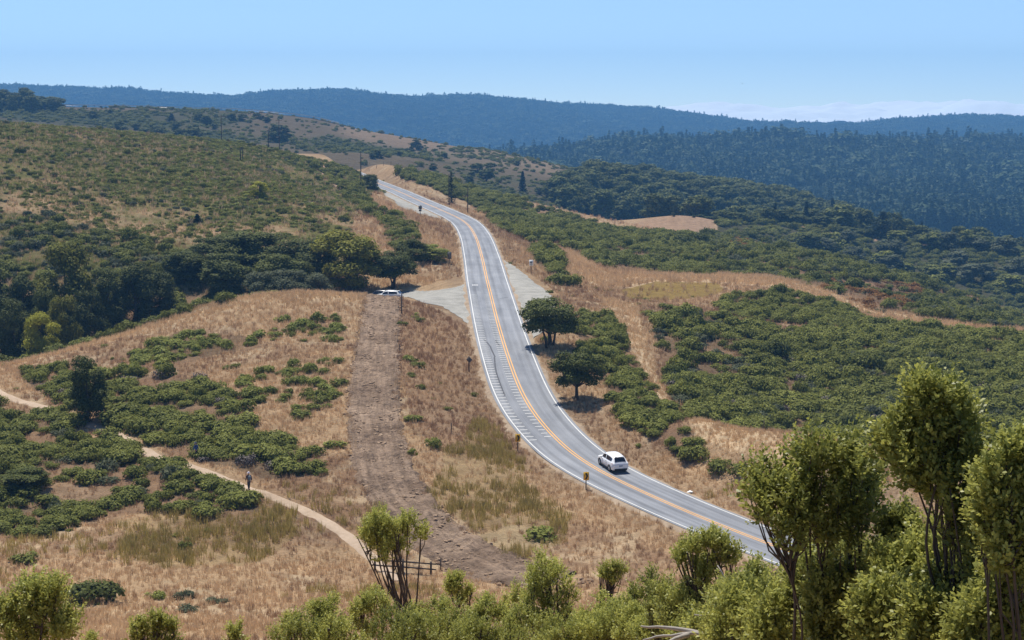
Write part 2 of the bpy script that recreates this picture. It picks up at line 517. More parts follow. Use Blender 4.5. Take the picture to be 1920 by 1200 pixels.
M_GROUND = ground_mat("dry_hill_ground", 0.7, 0.24)
M_FAR = ground_mat("far_hill_ground", 0.5, 0.15, near=False)
M_SHRUB = leaf_mat("coyote_brush_leaves", (0.040, 0.052, 0.012), (0.215, 0.225, 0.048), trans=0.22)
M_SHRUB2 = leaf_mat("sage_grey_leaves", (0.055, 0.066, 0.036), (0.125, 0.138, 0.075))
M_GREEN = leaf_mat("fresh_green_leaves", (0.070, 0.088, 0.016), (0.250, 0.265, 0.060), trans=0.22)
M_OAK = leaf_mat("oak_leaves", (0.024, 0.034, 0.010), (0.135, 0.150, 0.036), trans=0.2)
M_CONIF = leaf_mat("conifer_needles", (0.010, 0.018, 0.009), (0.035, 0.052, 0.020), trans=0.12)
M_FOREST = leaf_mat("forest_needles", (0.020, 0.036, 0.018), (0.062, 0.090, 0.036), trans=0.15)
M_YEL = leaf_mat("yellow_green_leaves", (0.16, 0.17, 0.018), (0.42, 0.41, 0.060), trans=0.35)
M_BAY = leaf_mat("bay_leaves", (0.036, 0.046, 0.010), (0.250, 0.245, 0.042), trans=0.3)
M_RUST = leaf_mat("dry_rust_leaves", (0.12, 0.065, 0.022), (0.30, 0.165, 0.055))
M_TWIG = leaf_mat("dead_grey_twigs", (0.09, 0.075, 0.065), (0.20, 0.17, 0.15), trans=0.0)
M_FG = leaf_mat("near_brush_leaves", (0.040, 0.058, 0.010), (0.400, 0.415, 0.100), trans=0.45, spec=0.25, rough=0.45)
M_BARK = plain("grey_brown_bark", (0.075, 0.058, 0.045), 0.9, var=0.4, scale=8)
M_DEADWOOD = plain("weathered_dead_wood", (0.30, 0.27, 0.24), 0.9, var=0.3, scale=20)
M_STEM = plain("brush_stem_bark", (0.060, 0.045, 0.036), 0.9, var=0.4, scale=20)
M_STRAW = leaf_mat("straw_grass", (0.32, 0.225, 0.122), (0.69, 0.515, 0.305), trans=0.25, spec=0.1)
M_BROWNGRASS = leaf_mat("brown_dock_grass", (0.18, 0.115, 0.066), (0.41, 0.272, 0.155), trans=0.2, spec=0.1)
M_FENNEL = leaf_mat("olive_fennel", (0.18, 0.150, 0.045), (0.42, 0.345, 0.105), trans=0.3, spec=0.1)
M_POLE = plain("creosote_pole_wood", (0.035, 0.028, 0.024), 0.85, var=0.3)
M_RAILWOOD = plain("dark_rail_wood", (0.050, 0.040, 0.034), 0.85, var=0.35, scale=6)
M_POST = plain("grey_fence_post", (0.10, 0.082, 0.066), 0.9, var=0.3)
M_WHITE = plain("white_paint", (0.80, 0.80, 0.79), 0.5, var=0.06)
M_LINEW = plain("worn_white_road_paint", (0.54, 0.54, 0.52), 0.7, var=0.2, scale=1.2)
M_LINEY = plain("worn_yellow_road_paint", (0.66, 0.34, 0.085), 0.7, var=0.14, scale=1.2)
M_BLACK = plain("black_paint", (0.02, 0.02, 0.02), 0.5)
M_TAR = plain("crack_sealing_tar", (0.045, 0.045, 0.05), 0.6)
M_SIGNY = plain("yellow_sign_sheet", (0.62, 0.36, 0.02), 0.45, var=0.05)
M_METAL = plain("galvanised_metal", (0.26, 0.26, 0.27), 0.5, 0.6)
M_DGREY = plain("dark_sign_back", (0.10, 0.095, 0.095), 0.6)

# ------------------------------------------------------------------ cover masks on the ground grid
TG = GZ / GY
PXG, PYG = to_px(gu[:, None] + 0 * TG, TG)
_j1 = (fbm(GX, GY, 7, 3, 40) - 0.5) * 2
_j2 = (fbm(GX, GY, 7, 3, 50) - 0.5) * 2

def inpoly(px, py, poly):
    ins = np.zeros(px.shape, bool)
    P_ = np.array(poly, float)
    x0, y0 = P_[-1]
    for x1, y1 in P_:
        c = ((y0 > py) != (y1 > py))
        with np.errstate(divide='ignore', invalid='ignore'):
            xi = (x0 - x1) * (py - y1) / (y0 - y1) + x1
        ins ^= c & (px < xi)
        x0, y0 = x1, y1
    return ins

def P(poly, d0, d1, jit=7):
    """ground covered by an outline seen in the photo, between two distances"""
    k = (D[0] > d0) & (D[0] < d1)
    out = np.zeros(D.shape, np.float32)
    out[:, k] = inpoly(PXG[:, k] + _j1[:, k] * jit * 1.6, PYG[:, k] + _j2[:, k] * jit, poly)
    return out

RIGHT_FIELD = P([(1216, 592), (1240, 578), (1330, 590), (1420, 612), (1560, 622), (1640, 612), (1720, 622), (1850, 628), (2300, 640), (2300, 900), (1920, 900), (1660, 870), (1540, 850), (1400, 822), (1300, 796), (1262, 738), (1236, 668)], 200, 400, 4)
RIGHT_CLUMP = P([(1345, 576), (1380, 553), (1480, 548), (1560, 565), (1640, 604), (1560, 614), (1440, 604), (1370, 592)], 270, 400, 3)
UPPER = P([(735, 318), (800, 326), (880, 352), (960, 374), (1040, 398), (1110, 418), (1180, 436), (1330, 444), (1500, 472), (1640, 505), (1760, 538), (1830, 566), (1920, 603), (2300, 700), (2300, 640), (1850, 612),
           (1640, 582), (1540, 541), (1430, 518), (1230, 513), (1140, 505), (1085, 480), (1030, 455), (1055, 500), (1075, 540), (1045, 545), (1000, 480), (985, 450), (930, 425), (880, 382), (820, 357), (760, 335)], 300, 660, 5)
ROADSTRIP = P([(1082, 585), (1140, 590), (1175, 650), (1205, 710), (1245, 760), (1290, 800), (1318, 860), (1290, 872), (1220, 832), (1165, 782), (1130, 720), (1090, 665)], 170, 300, 4)
KN1 = P([(35, 700), (130, 690), (200, 705), (330, 700), (420, 730), (480, 745), (440, 790), (560, 840), (605, 860), (590, 895), (500, 900), (430, 872), (330, 855), (280, 822), (225, 815), (190, 780), (100, 750), (60, 730)], 160, 245, 5)
KN2 = P([(250, 660), (330, 622), (480, 632), (490, 655), (400, 668), (330, 695), (240, 695)], 190, 252, 5)
KN3 = P([(430, 605), (640, 590), (655, 680), (650, 760), (610, 800), (480, 750), (430, 690)], 170, 258, 5)
KN4 = P([(742, 575), (790, 590), (795, 660), (785, 720), (755, 800), (742, 700)], 180, 262, 3)
BELOW = P([(0, 762), (70, 785), (88, 772), (140, 790), (150, 815), (200, 828), (212, 816), (268, 850), (300, 868), (420, 905), (458, 925), (490, 960), (420, 970), (330, 965), (240, 965), (150, 985), (80, 1005), (-60, 1020), (-200, 900), (-200, 770)], 140, 230, 6)
RAVINE = ((D > 247) & (D < 300) & (PXG < 540) & (PXG > -330)).astype(np.float32) * sstep(-27.5, -30.5, GZ - 0 * D)
SLOPE_LOW = P([(-300, 380), (0, 395), (130, 410), (250, 455), (330, 470), (450, 480), (560, 480), (560, 560), (340, 560), (200, 600), (0, 660), (-300, 660)], 285, 365, 14)
HILL = ((D > 290) & (D < 640) & (PXG < 720) & (PXG < 640 + (D - 300) * 0.3)).astype(np.float32) * sstep(-33, -28, GZ)
HEDGE = P([(575, 296), (640, 325), (665, 345), (705, 395), (745, 405), (775, 425), (792, 470), (765, 485), (735, 460), (715, 420), (680, 400), (650, 372), (610, 335), (575, 310)], 305, 640, 4)
GSIDE = ((D > 780) & (D < 1400)).astype(np.float32)
FENNEL = P([(830, 850), (900, 790), (960, 840), (1010, 930), (1080, 960), (1060, 1010), (960, 1050), (880, 1000), (800, 930)], 140, 195, 14)
FENNEL2 = P([(230, 980), (420, 950), (560, 960), (560, 1000), (480, 1060), (330, 1060), (230, 1040)], 132, 162, 16)
FIELD = P([(1160, 545), (1230, 528), (1345, 530), (1360, 544), (1330, 556), (1250, 563), (1180, 560)], 280, 365, 1)
near_road = sstep(9.5, 5.5, rd)
open_road = (rd > 5.0).astype(np.float32)

# paths drawn on the ground: trail and ploughed strip
def path_px(pts, step=0.5, it=8):
    return smooth(spline(np.array([hit(x, y)[:2] for x, y in pts]), step), it)

TRAIL = path_px([(-60, 702), (0, 737), (60, 758), (110, 776), (160, 792), (200, 806), (240, 826), (280, 851), (330, 868), (380, 884), (430, 903), (467, 918), (520, 936), (570, 957), (620, 985), (660, 1012), (695, 1045), (722, 1066), (745, 1090)])
STRIP = path_px([(719, 553), (716, 575), (713, 610), (708, 655), (703, 700), (701, 750), (703, 800), (712, 850), (732, 900), (765, 950), (808, 998), (858, 1034), (915, 1060), (985, 1082), (1040, 1092)])
td_, ti_ = near_path(GX, GY, TRAIL, 6)
sd_, si_ = near_path(GX, GY, STRIP, 8)
clear = open_road * (td_ > 1.0) * (sd_ > 3.5)

# ------------------------------------------------------------------ ground colours
n_big = fbm(GX, GY, 26, 4, 60); n_mid = fbm(GX, GY, 8, 4, 61); n_fine = fbm(GX, GY, 2.5, 3, 62)
def C3(c): return np.array(c, np.float32)[None, None]
def mixc(a, b, f): return a + (b - a) * f[..., None]
straw = C3((0.43, 0.295, 0.170)); pale = C3((0.54, 0.41, 0.255)); brown = C3((0.25, 0.155, 0.092)); herb = C3((0.165, 0.160, 0.050)); soil = C3((0.105, 0.075, 0.048)); olive = C3((0.25, 0.19, 0.07))
straw = straw * 1.12; pale = pale * 1.1; brown = brown * 1.12
GC = mixc(straw + 0 * D[..., None], brown, sstep(0.44, 0.66, n_big * 0.5 + n_mid * 0.5))
GC = mixc(GC, pale, sstep(0.52, 0.70, n_fine * 0.5 + n_mid * 0.5) * 0.7)
KNB = P([(740, 560), (880, 600), (920, 720), (970, 850), (860, 860), (780, 800), (735, 680)], 160, 265, 8)
GC = mixc(GC, brown * 1.15, KNB * 0.65)
_k0, _k1 = int(np.searchsorted(gl, math.log(225))), int(np.searchsorted(gl, math.log(275)))
_cr = TG[:, _k0:_k1].max(1)[:, None]
PALE = np.clip(P([(1125, 560), (1195, 570), (1215, 650), (1240, 722), (1262, 768), (1236, 752), (1180, 655)], 190, 330, 3)
    + P([(1290, 778), (1400, 806), (1520, 826), (1660, 846), (1700, 862), (1640, 880), (1480, 862), (1360, 842), (1300, 812)], 150, 200, 3)
    + P([(1120, 522), (1240, 505), (1430, 512), (1545, 536), (1650, 580), (1860, 604), (1860, 618), (1640, 604), (1540, 566), (1430, 536), (1300, 530), (1130, 538)], 300, 420, 2)
    + P([(1060, 450), (1120, 500), (1130, 540), (1070, 520)], 280, 450, 3), 0, 1)
GC = mixc(GC, pale * 1.12, PALE * 0.85)
RIM = ((D > 238) & (D < 272) & (PXG < 735) & (PXG > -300)).astype(np.float32) * sstep(0.012, 0.003, _cr - TG)
GC = mixc(GC, pale * 1.05, RIM * 0.85)
hg = HILL * sstep(0.28, 0.50, fbm(GX, GY, 34, 4, 70) * 0.6 + n_mid * 0.4 + 0.05 * sstep(420, 330, PYG))
GC = mixc(GC, herb, hg * 0.9)
GC = mixc(GC, herb * 0.8, SLOPE_LOW * 0.7)
GC = mixc(GC, olive, np.clip(FENNEL + FENNEL2, 0, 1) * 0.3)
GC = mixc(GC, C3((0.30, 0.205, 0.065)), FIELD * 0.9)
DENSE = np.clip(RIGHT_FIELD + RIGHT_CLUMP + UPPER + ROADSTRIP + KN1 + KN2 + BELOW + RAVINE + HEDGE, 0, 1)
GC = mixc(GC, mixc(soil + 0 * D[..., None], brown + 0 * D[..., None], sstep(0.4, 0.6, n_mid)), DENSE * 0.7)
GC = mixc(GC, C3((0.33, 0.235, 0.15)), near_road * 0.4 * (D < 700))
gb = sstep(0.40, 0.56, fbm(GX, GY * 0.6, 120, 4, 75) + 0.10 * sstep(640, 560, PXG) * sstep(60, 200, PXG) - 0.16 * sstep(1000, 1150, PXG))
GCF = mixc(C3((0.080, 0.090, 0.045)) + 0 * D[..., None], C3((0.205, 0.150, 0.095)), gb * 0.75)
crest = sstep(0.010, 0.003, np.abs(TG - np.maximum.accumulate(np.where((D > 900) & (D < 1420), TG, -9), axis=1)[:, [int(np.searchsorted(gl, math.log(1415)))]])) * (D > 1000) * (D < 1420)
GCF = mixc(GCF, C3((0.40, 0.28, 0.18)), np.clip(crest, 0, 1) * 0.55 * sstep(600, 680, PXG) * sstep(1080, 1040, PXG))
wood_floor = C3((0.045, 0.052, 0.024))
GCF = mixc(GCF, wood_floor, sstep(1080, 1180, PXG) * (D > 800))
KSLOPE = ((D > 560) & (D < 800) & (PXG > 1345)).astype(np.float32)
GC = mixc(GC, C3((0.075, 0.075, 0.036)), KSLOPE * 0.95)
for poly, d0, d1 in (([(1150, 440), (1200, 415), (1260, 402), (1330, 406), (1345, 438)], 560, 720), ([(1380, 408), (1420, 409), (1420, 418), (1380, 416)], 700, 800), ([(1495, 420), (1565, 430), (1565, 440), (1495, 430)], 700, 800),
                     ([(1640, 440), (1850, 460), (1850, 470), (1640, 450)], 700, 800)):
    m_ = P(poly, d0, d1, 1)
    GC = mixc(GC, C3((0.44, 0.29, 0.18)), m_); GCF = mixc(GCF, C3((0.44, 0.29, 0.18)), m_)
f_ = sstep(690, 790, D)
GC = GC * (1 - f_[..., None]) + GCF * f_[..., None]
f_ = sstep(1430, 1600, D)
GC = GC * (1 - f_[..., None]) + C3((0.030, 0.042, 0.022)) * f_[..., None]
GRASSHILL = P([(1150, 440), (1200, 415), (1260, 402), (1345, 406), (1345, 440)], 560, 725, 1)

def terrain_piece(name, l0, l1, mat):
    a = int(np.searchsorted(gl, math.log(l0))); b = min(NL - 1, int(np.searchsorted(gl, math.log(l1))))
    k = b - a + 1
    V = np.stack([GX[:, a:b + 1], GY[:, a:b + 1], GZ[:, a:b + 1]], -1).reshape(-1, 3)
    i = np.arange(NU - 1)[:, None] * k + np.arange(k - 1)[None]
    Q = np.stack([i, i + k, i + k + 1, i + 1], -1).reshape(-1, 4)
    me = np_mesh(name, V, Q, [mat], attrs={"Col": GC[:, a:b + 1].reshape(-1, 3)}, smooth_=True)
    return tag(link(name, me), kind="structure")

terrain_piece("ground", 3.0, 745, M_GROUND)
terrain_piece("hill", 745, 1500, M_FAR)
terrain_piece("forest_hill", 1500, 3500, M_FAR)
terrain_piece("mountain", 3500, 5700, M_FAR)

# ------------------------------------------------------------------ road, markings, gravel, trail, strip
def ribbon(path, nrm_, offs, z, zoff):
    """sheet along a path; offs = offsets across, z = array of heights or None for the ground"""
    V = []; 
    for o in offs:
        X = path[:, 0] + nrm_[:, 0] * o; Y = path[:, 1] + nrm_[:, 1] * o
        Z = (H(X, Y) if z is None else z) + zoff
        V.append(np.stack([X, Y, Z], 1))
    V = np.stack(V, 1)
    m, k = V.shape[:2]
    i = np.arange(m - 1)[:, None] * k + np.arange(k - 1)[None]
    Q = np.stack([i, i + 1, i + k + 1, i + k], -1).reshape(-1, 4)
    acc = np.concatenate([[0], np.cumsum(np.linalg.norm(np.diff(path[:, :2], axis=0), axis=1))])
    uv = np.stack([np.broadcast_to(np.array(offs)[None], (m, k)), np.broadcast_to(acc[:, None], (m, k))], -1).reshape(-1, 2)
    return V.reshape(-1, 3), Q, uv

def asphalt_mat():
    m, t, out = mat_new("sun_bleached_asphalt")
    at = N(t, "ShaderNodeAttribute", attribute_name="uvm")
    def noise(sx, sy, det=4, rough=0.6):
        mp = N(t, "ShaderNodeMapping"); mp.inputs["Scale"].default_value = (sx, sy, 1)
        t.links.new(at.outputs["Vector"], mp.inputs["Vector"])
        no = N(t, "ShaderNodeTexNoise"); no.inputs["Scale"].default_value = 1; no.inputs["Detail"].default_value = det; no.inputs["Roughness"].default_value = rough
        t.links.new(mp.outputs[0], no.inputs["Vector"]); return no
    streak = noise(1.6, 0.035, 3); blot = noise(0.25, 0.12, 5); fine = noise(9, 5, 3, 0.8)
    s1 = N(t, "ShaderNodeMath", operation='ADD'); t.links.new(streak.outputs[0], s1.inputs[0]); t.links.new(blot.outputs[0], s1.inputs[1])
    s2 = N(t, "ShaderNodeMath", operation='MULTIPLY_ADD'); s2.inputs[1].default_value = 0.5; t.links.new(fine.outputs[0], s2.inputs[0]); t.links.new(s1.outputs[0], s2.inputs[2])
    mr = N(t, "ShaderNodeMapRange"); mr.inputs[1].default_value = 0.85; mr.inputs[2].default_value = 1.65
    t.links.new(s2.outputs[0], mr.inputs[0])
    cr = N(t, "ShaderNodeMix", data_type='RGBA'); cr.inputs[6].default_value = (0.105, 0.113, 0.128, 1); cr.inputs[7].default_value = (0.255, 0.265, 0.285, 1)
    t.links.new(mr.outputs[0], cr.inputs[0])
    # darker wheel tracks
    sx = N(t, "ShaderNodeSeparateXYZ"); t.links.new(at.outputs["Vector"], sx.inputs[0])
    ab = N(t, "ShaderNodeMath", operation='ABSOLUTE'); t.links.new(sx.outputs[0], ab.inputs[0])
    w1 = N(t, "ShaderNodeMath", operation='SUBTRACT'); w1.inputs[1].default_value = 1.65; t.links.new(ab.outputs[0], w1.inputs[0])
    w2 = N(t, "ShaderNodeMath", operation='ABSOLUTE'); t.links.new(w1.outputs[0], w2.inputs[0])
    w3 = N(t, "ShaderNodeMath", operation='SUBTRACT'); w3.inputs[1].default_value = 0.78; t.links.new(w2.outputs[0], w3.inputs[0])
    w4 = N(t, "ShaderNodeMath", operation='ABSOLUTE'); t.links.new(w3.outputs[0], w4.inputs[0])
    w5 = N(t, "ShaderNodeMapRange", interpolation_type='SMOOTHSTEP'); w5.inputs[1].default_value = 0.05; w5.inputs[2].default_value = 0.42; w5.inputs[3].default_value = 0.84; w5.inputs[4].default_value = 1.04
    t.links.new(w4.outputs[0], w5.inputs[0])
    mu = N(t, "ShaderNodeVectorMath", operation='SCALE'); t.links.new(cr.outputs[2], mu.inputs[0]); t.links.new(w5.outputs[0], mu.inputs["Scale"])
    b = N(t, "ShaderNodeBsdfPrincipled"); b.inputs["Roughness"].default_value = 0.75; b.inputs["Specular IOR Level"].default_value = 0.25
    t.links.new(mu.outputs[0], b.inputs["Base Color"])
    bp = N(t, "ShaderNodeBump"); bp.inputs["Strength"].default_value = 0.25; bp.inputs["Distance"].default_value = 0.02
    t.links.new(fine.outputs[0], bp.inputs["Height"]); t.links.new(bp.outputs[0], b.inputs["Normal"])
    t.links.new(b.outputs[0], out.inputs[0])
    return m

def dirt_mat(name, c0, c1, scale, bump, dist=0.15):
    m, t, out = mat_new(name)
    geo = N(t, "ShaderNodeNewGeometry")
    no = N(t, "ShaderNodeTexNoise"); no.inputs["Scale"].default_value = scale; no.inputs["Detail"].default_value = 7; no.inputs["Roughness"].default_value = 0.7
    n2 = N(t, "ShaderNodeTexNoise"); n2.inputs["Scale"].default_value = scale * 0.13; n2.inputs["Detail"].default_value = 4
    t.links.new(geo.outputs["Position"], no.inputs["Vector"]); t.links.new(geo.outputs["Position"], n2.inputs["Vector"])
    ad = N(t, "ShaderNodeMath", operation='ADD'); t.links.new(no.outputs[0], ad.inputs[0]); t.links.new(n2.outputs[0], ad.inputs[1])
    mr = N(t, "ShaderNodeMapRange"); mr.inputs[1].default_value = 0.65; mr.inputs[2].default_value = 1.35; t.links.new(ad.outputs[0], mr.inputs[0])
    mx = N(t, "ShaderNodeMix", data_type='RGBA'); mx.inputs[6].default_value = (*c0, 1); mx.inputs[7].default_value = (*c1, 1)
    t.links.new(mr.outputs[0], mx.inputs[0])
    b = N(t, "ShaderNodeBsdfDiffuse"); t.links.new(mx.outputs[2], b.inputs[0])
    bp = N(t, "ShaderNodeBump"); bp.inputs["Strength"].default_value = bump; bp.inputs["Distance"].default_value = dist
    t.links.new(no.outputs[0], bp.inputs["Height"]); t.links.new(bp.outputs[0], b.inputs["Normal"])
    t.links.new(b.outputs[0], out.inputs[0])
    return m

M_ASPH = asphalt_mat()
M_GRAVEL = dirt_mat("grey_gravel", (0.19, 0.185, 0.168), (0.36, 0.35, 0.32), 3.5, 0.4, 0.05)
M_SHOULDER = dirt_mat("shoulder_grit", (0.20, 0.15, 0.105), (0.38, 0.30, 0.22), 3.0, 0.4, 0.06)
M_TRAIL = dirt_mat("trail_dust", (0.29, 0.215, 0.15), (0.44, 0.345, 0.26), 2.2, 0.3, 0.05)
def strip_mat():
    m = dirt_mat("ploughed_earth", (0.135, 0.093, 0.066), (0.390, 0.285, 0.205), 1.3, 1.0, 0.6)
    t = m.node_tree
    at = N(t, "ShaderNodeAttribute", attribute_name="uvm")
    mp = N(t, "ShaderNodeMapping"); mp.inputs["Scale"].default_value = (1.5, 0.10, 1)
    t.links.new(at.outputs["Vector"], mp.inputs["Vector"])
    no = N(t, "ShaderNodeTexNoise"); no.inputs["Scale"].default_value = 1; no.inputs["Detail"].default_value = 5; no.inputs["Roughness"].default_value = 0.7
    t.links.new(mp.outputs[0], no.inputs["Vector"])
    mr = N(t, "ShaderNodeMapRange"); mr.inputs[1].default_value = 0.32; mr.inputs[2].default_value = 0.68; mr.inputs[3].default_value = 0.58; mr.inputs[4].default_value = 1.22
    t.links.new(no.outputs[0], mr.inputs[0])
    b = [n for n in t.nodes if n.type == 'BSDF_DIFFUSE'][0]
    src = b.inputs[0].links[0].from_socket
    mu = N(t, "ShaderNodeVectorMath", operation='SCALE')
    t.links.new(src, mu.inputs[0]); t.links.new(mr.outputs[0], mu.inputs["Scale"]); t.links.new(mu.outputs[0], b.inputs[0])
    return m
M_STRIP = strip_mat()
M_BARE = dirt_mat("bare_earth_patch", (0.24, 0.15, 0.11), (0.36, 0.25, 0.18), 1.2, 0.4, 0.1)

V, Q, uv = ribbon(road, nrm, [-4.5, -4.0, -3.6, 3.6, 4.0, 4.5], road[:, 2], -0.03)
V = V.reshape(RN, 6, 3)
for k, dz in ((0, -0.30), (1, -0.05), (4, -0.05), (5, -0.30)):
    V[:, k, 2] += dz
wob = (vnoise(np.arange(RN) * 0.35, np.zeros(RN), 77) - 0.5)
for k, sg in ((0, -1), (1, -1), (4, 1), (5, 1)):
    V[:, k, :2] += nrm[:, :2] * (wob * 0.7 * sg)[:, None]
tag(link("road_shoulder", np_mesh("road_shoulder", V.reshape(-1, 3), Q, [M_SHOULDER], attrs={"uvm": uv})), kind="structure")
half = RW + 0.38
V, Q, uv = ribbon(road, nrm, [-half, -2, 0, 2, half], road[:, 2], 0.0)
road_o = tag(link("road", np_mesh("road", V, Q, [M_ASPH], attrs={"uvm": uv})), kind="structure")
for o_, w_, mt, nm in ((-RW, 0.14, M_LINEW, "edge_line"), (RW, 0.14, M_LINEW, "edge_line"), (-0.17, 0.13, M_LINEY, "centre_line"), (0.17, 0.13, M_LINEY, "centre_line")):
    V, Q, uv = ribbon(road, nrm, [o_ - w_ / 2, o_ + w_ / 2], road[:, 2], 0.012)
    link(nm, np_mesh(nm, V, Q, [mt]), road_o)
acc_r = np.concatenate([[0], np.cumsum(np.linalg.norm(np.diff(road[:, :2], axis=0), axis=1))])
RPX = np.array([row_of(p) for p in road])
def road_at(row):
    """arc length where the centre line crosses a photo row"""
    k = int(np.argmin(np.abs(RPX[:, 1] - row)))
    return acc_r[k]
def road_pt(s, off, dz=0.0):
    p = np.array([np.interp(s, acc_r, road[:, k]) for k in range(3)])
    n_ = np.array([np.interp(s, acc_r, nrm[:, k]) for k in range(3)])
    return p + n_ * off + np.array([0, 0, dz])
def ticks(o0, o1, s0, s1, step, w):
    mb = MB()
    s = s0
    while s < s1:
        q = [road_pt(s, o0, 0.014), road_pt(s, o1, 0.014), road_pt(s + w, o1, 0.014), road_pt(s + w, o0, 0.014)]
        mb.add(q, [(0, 1, 2, 3)])
        s += step
    return mb
sA, sB = road_at(838), road_at(553)
ticks(-RW + 0.14, -RW + 1.05, road_at(824), sB, 1.30, 0.17).build("transverse_marks", M_LINEW, road_o)
ticks(-1.15, -0.36, road_at(818), sB, 1.30, 0.17).build("transverse_marks", M_LINEW, road_o)
mb = MB()
for k in range(3):
    s0 = road_at(535)
    x0 = -2.75 + k * 0.36
    mb.add([road_pt(s0, x0, 0.014), road_pt(s0, x0 + 0.26, 0.014), road_pt(s0 + 1.5, x0 + 0.26, 0.014), road_pt(s0 + 1.5, x0, 0.014)], [(0, 1, 2, 3)])
mb.build("lane_lettering", plain("faded_lane_paint", (0.42, 0.42, 0.42), 0.7), road_o)
mb = MB()
for pts in ([(-1.6, 650, -0.55), (0, 648, -0.6), (0, 644, -0.9), (0, 638, -1.0)], [(0, 668, -1.75), (0, 655, -1.95), (0, 648, -2.0), (0, 640, -2.35), (0, 634, -2.7)], [(0, 560, 1.2), (0, 558, 2.7)], [(0, 742, -2.3), (0, 700, -2.2), (0, 668, -1.85)]):
    c = np.array([road_pt(road_at(p[1]), p[2], 0.012) for p in pts])
    c = spline(c, 0.4)
    w_ = 0.06 + 0.06 * np.abs(np.sin(np.arange(len(c)) * 1.3))
    for i in range(len(c) - 1):
        mb.add([c[i] - [w_[i], 0, 0], c[i] + [w_[i], 0, 0], c[i + 1] + [w_[i + 1], 0, 0], c[i + 1] - [w_[i + 1], 0, 0]], [(0, 1, 2, 3)])
mb.build("tar_seam", M_TAR, road_o)

def loft(name, A_, B_, mat, zoff=0.05, m=60, k=16, it=2):
    A_ = spline(np.array([hit(*p)[:2] for p in A_]), 0.3); B_ = spline(np.array([hit(*p)[:2] for p in B_]), 0.3)
    A_ = A_[np.linspace(0, len(A_) - 1, m).astype(int)]; B_ = B_[np.linspace(0, len(B_) - 1, m).astype(int)]
    s = np.linspace(0, 1, k)[None, :, None]
    XY = A_[:, None] * (1 - s) + B_[:, None] * s
    XY[:, 0] += (np.random.default_rng(3).random((m, 2)) - .5) * 0.5; XY[:, -1] += (np.random.default_rng(4).random((m, 2)) - .5) * 0.5
    Z = H(XY[..., 0], XY[..., 1]) + zoff
    V = np.concatenate([XY, Z[..., None]], -1).reshape(-1, 3)
    i = np.arange(m - 1)[:, None] * k + np.arange(k - 1)[None]
    Q = np.stack([i, i + 1, i + k + 1, i + k], -1).reshape(-1, 4)
    return tag(link(name, np_mesh(name, V, Q, [mat])), kind="structure")

loft("gravel_lot", [(742, 548), (790, 546), (830, 543), (862, 537), (880, 524)], [(742, 554), (780, 563), (830, 576), (872, 603), (899, 640)], M_GRAVEL, 0.06)
loft("gravel_pullout", [(941, 488), (953, 530), (968, 570), (982, 606), (992, 634)], [(943, 488), (988, 518), (1030, 550), (1040, 600), (1000, 636)], M_GRAVEL, 0.06)
loft("gravel_pullout", [(716, 355), (746, 368), (790, 386), (830, 407)], [(718, 362), (745, 384), (790, 402), (833, 414)], M_GRAVEL, 0.07)
loft("dirt_clearing", [(576, 300), (600, 318), (628, 350)], [(590, 296), (616, 320), (636, 352)], M_BARE, 0.08, 40, 8)

def track(name, path, offs, mat, zoff, rough_amp=0.0, seed=1):
    tn = np.gradient(path, axis=0); tn /= np.linalg.norm(tn, axis=1)[:, None]
    nn = np.stack([tn[:, 1], -tn[:, 0]], 1)
    V, Q, uv = ribbon(path, nn, offs, None, zoff)
    V = V.reshape(len(path), len(offs), 3)
    if rough_amp:                                            # narrower towards the top of the rise
        f_ = np.linspace(0.80, 1.06, len(path))[:, None]
        for k, o_ in enumerate(offs):
            V[:, k, :2] = path + nn * (o_ * f_)
            V[:, k, 2] = H(V[:, k, 0], V[:, k, 1]) + zoff
    for k, sg in ((0, -1), (len(offs) - 1, 1)):
        wb = (fbm(np.arange(len(path)) * 0.5, np.zeros(len(path)) + k, 3, 3, 90 + k) - 0.5) * 1.9
        V[:, k, :2] += nn * wb[:, None] * sg * min(1.0, abs(offs[k]) * 0.4)
        V[:, k, 2] = H(V[:, k, 0], V[:, k, 1]) - 0.03
    if rough_amp:
        nz = fbm(V[:, 1:-1, 0], V[:, 1:-1, 1], 1.1, 3, seed) - 0.42 + 0.06 * np.sin(np.array(offs)[None, 1:-1] * 4.1) * (vnoise(V[:, 1:-1, 1] / 9, V[:, 1:-1, 0] / 9, 5) - 0.2)
        V[:, 1:-1, 2] += np.clip(nz, 0, 1) * rough_amp
    return tag(link(name, np_mesh(name, V.reshape(-1, 3), Q, [mat], attrs={"uvm": uv})), kind="structure")

track("trail", TRAIL, list(np.linspace(-0.68, 0.68, 7)), M_TRAIL, 0.07)
track("ploughed_track", spline(STRIP, 0.25), list(np.linspace(-3.05, 3.05, 27)), M_STRIP, 0.07, 0.9, 33)

# ------------------------------------------------------------------ foliage prototypes (unlinked data, shared by copies)
def leaves(C_, Nrm, size, aspect=0.62, r=None, lv=None):
    """diamond leaves at C_ facing Nrm"""
    r = r or rng
    m = len(C_)
    Nrm = Nrm / (np.linalg.norm(Nrm, axis=1)[:, None] + 1e-9)
    a = r.normal(size=(m, 3))
    A_ = np.cross(Nrm, a); A_ /= np.linalg.norm(A_, axis=1)[:, None] + 1e-9
    B_ = np.cross(Nrm, A_)
    size = np.broadcast_to(size, (m,))
    h = (size / 2)[:, None]; w = (size * aspect / 2)[:, None]
    V = np.stack([C_ - A_ * h, C_ + B_ * w, C_ + A_ * h, C_ - B_ * w], 1).reshape(-1, 3)
    Q = np.arange(m * 4).reshape(-1, 4)
    lv = r.random(m) if lv is None else lv
    return V, Q, np.repeat(lv, 4)

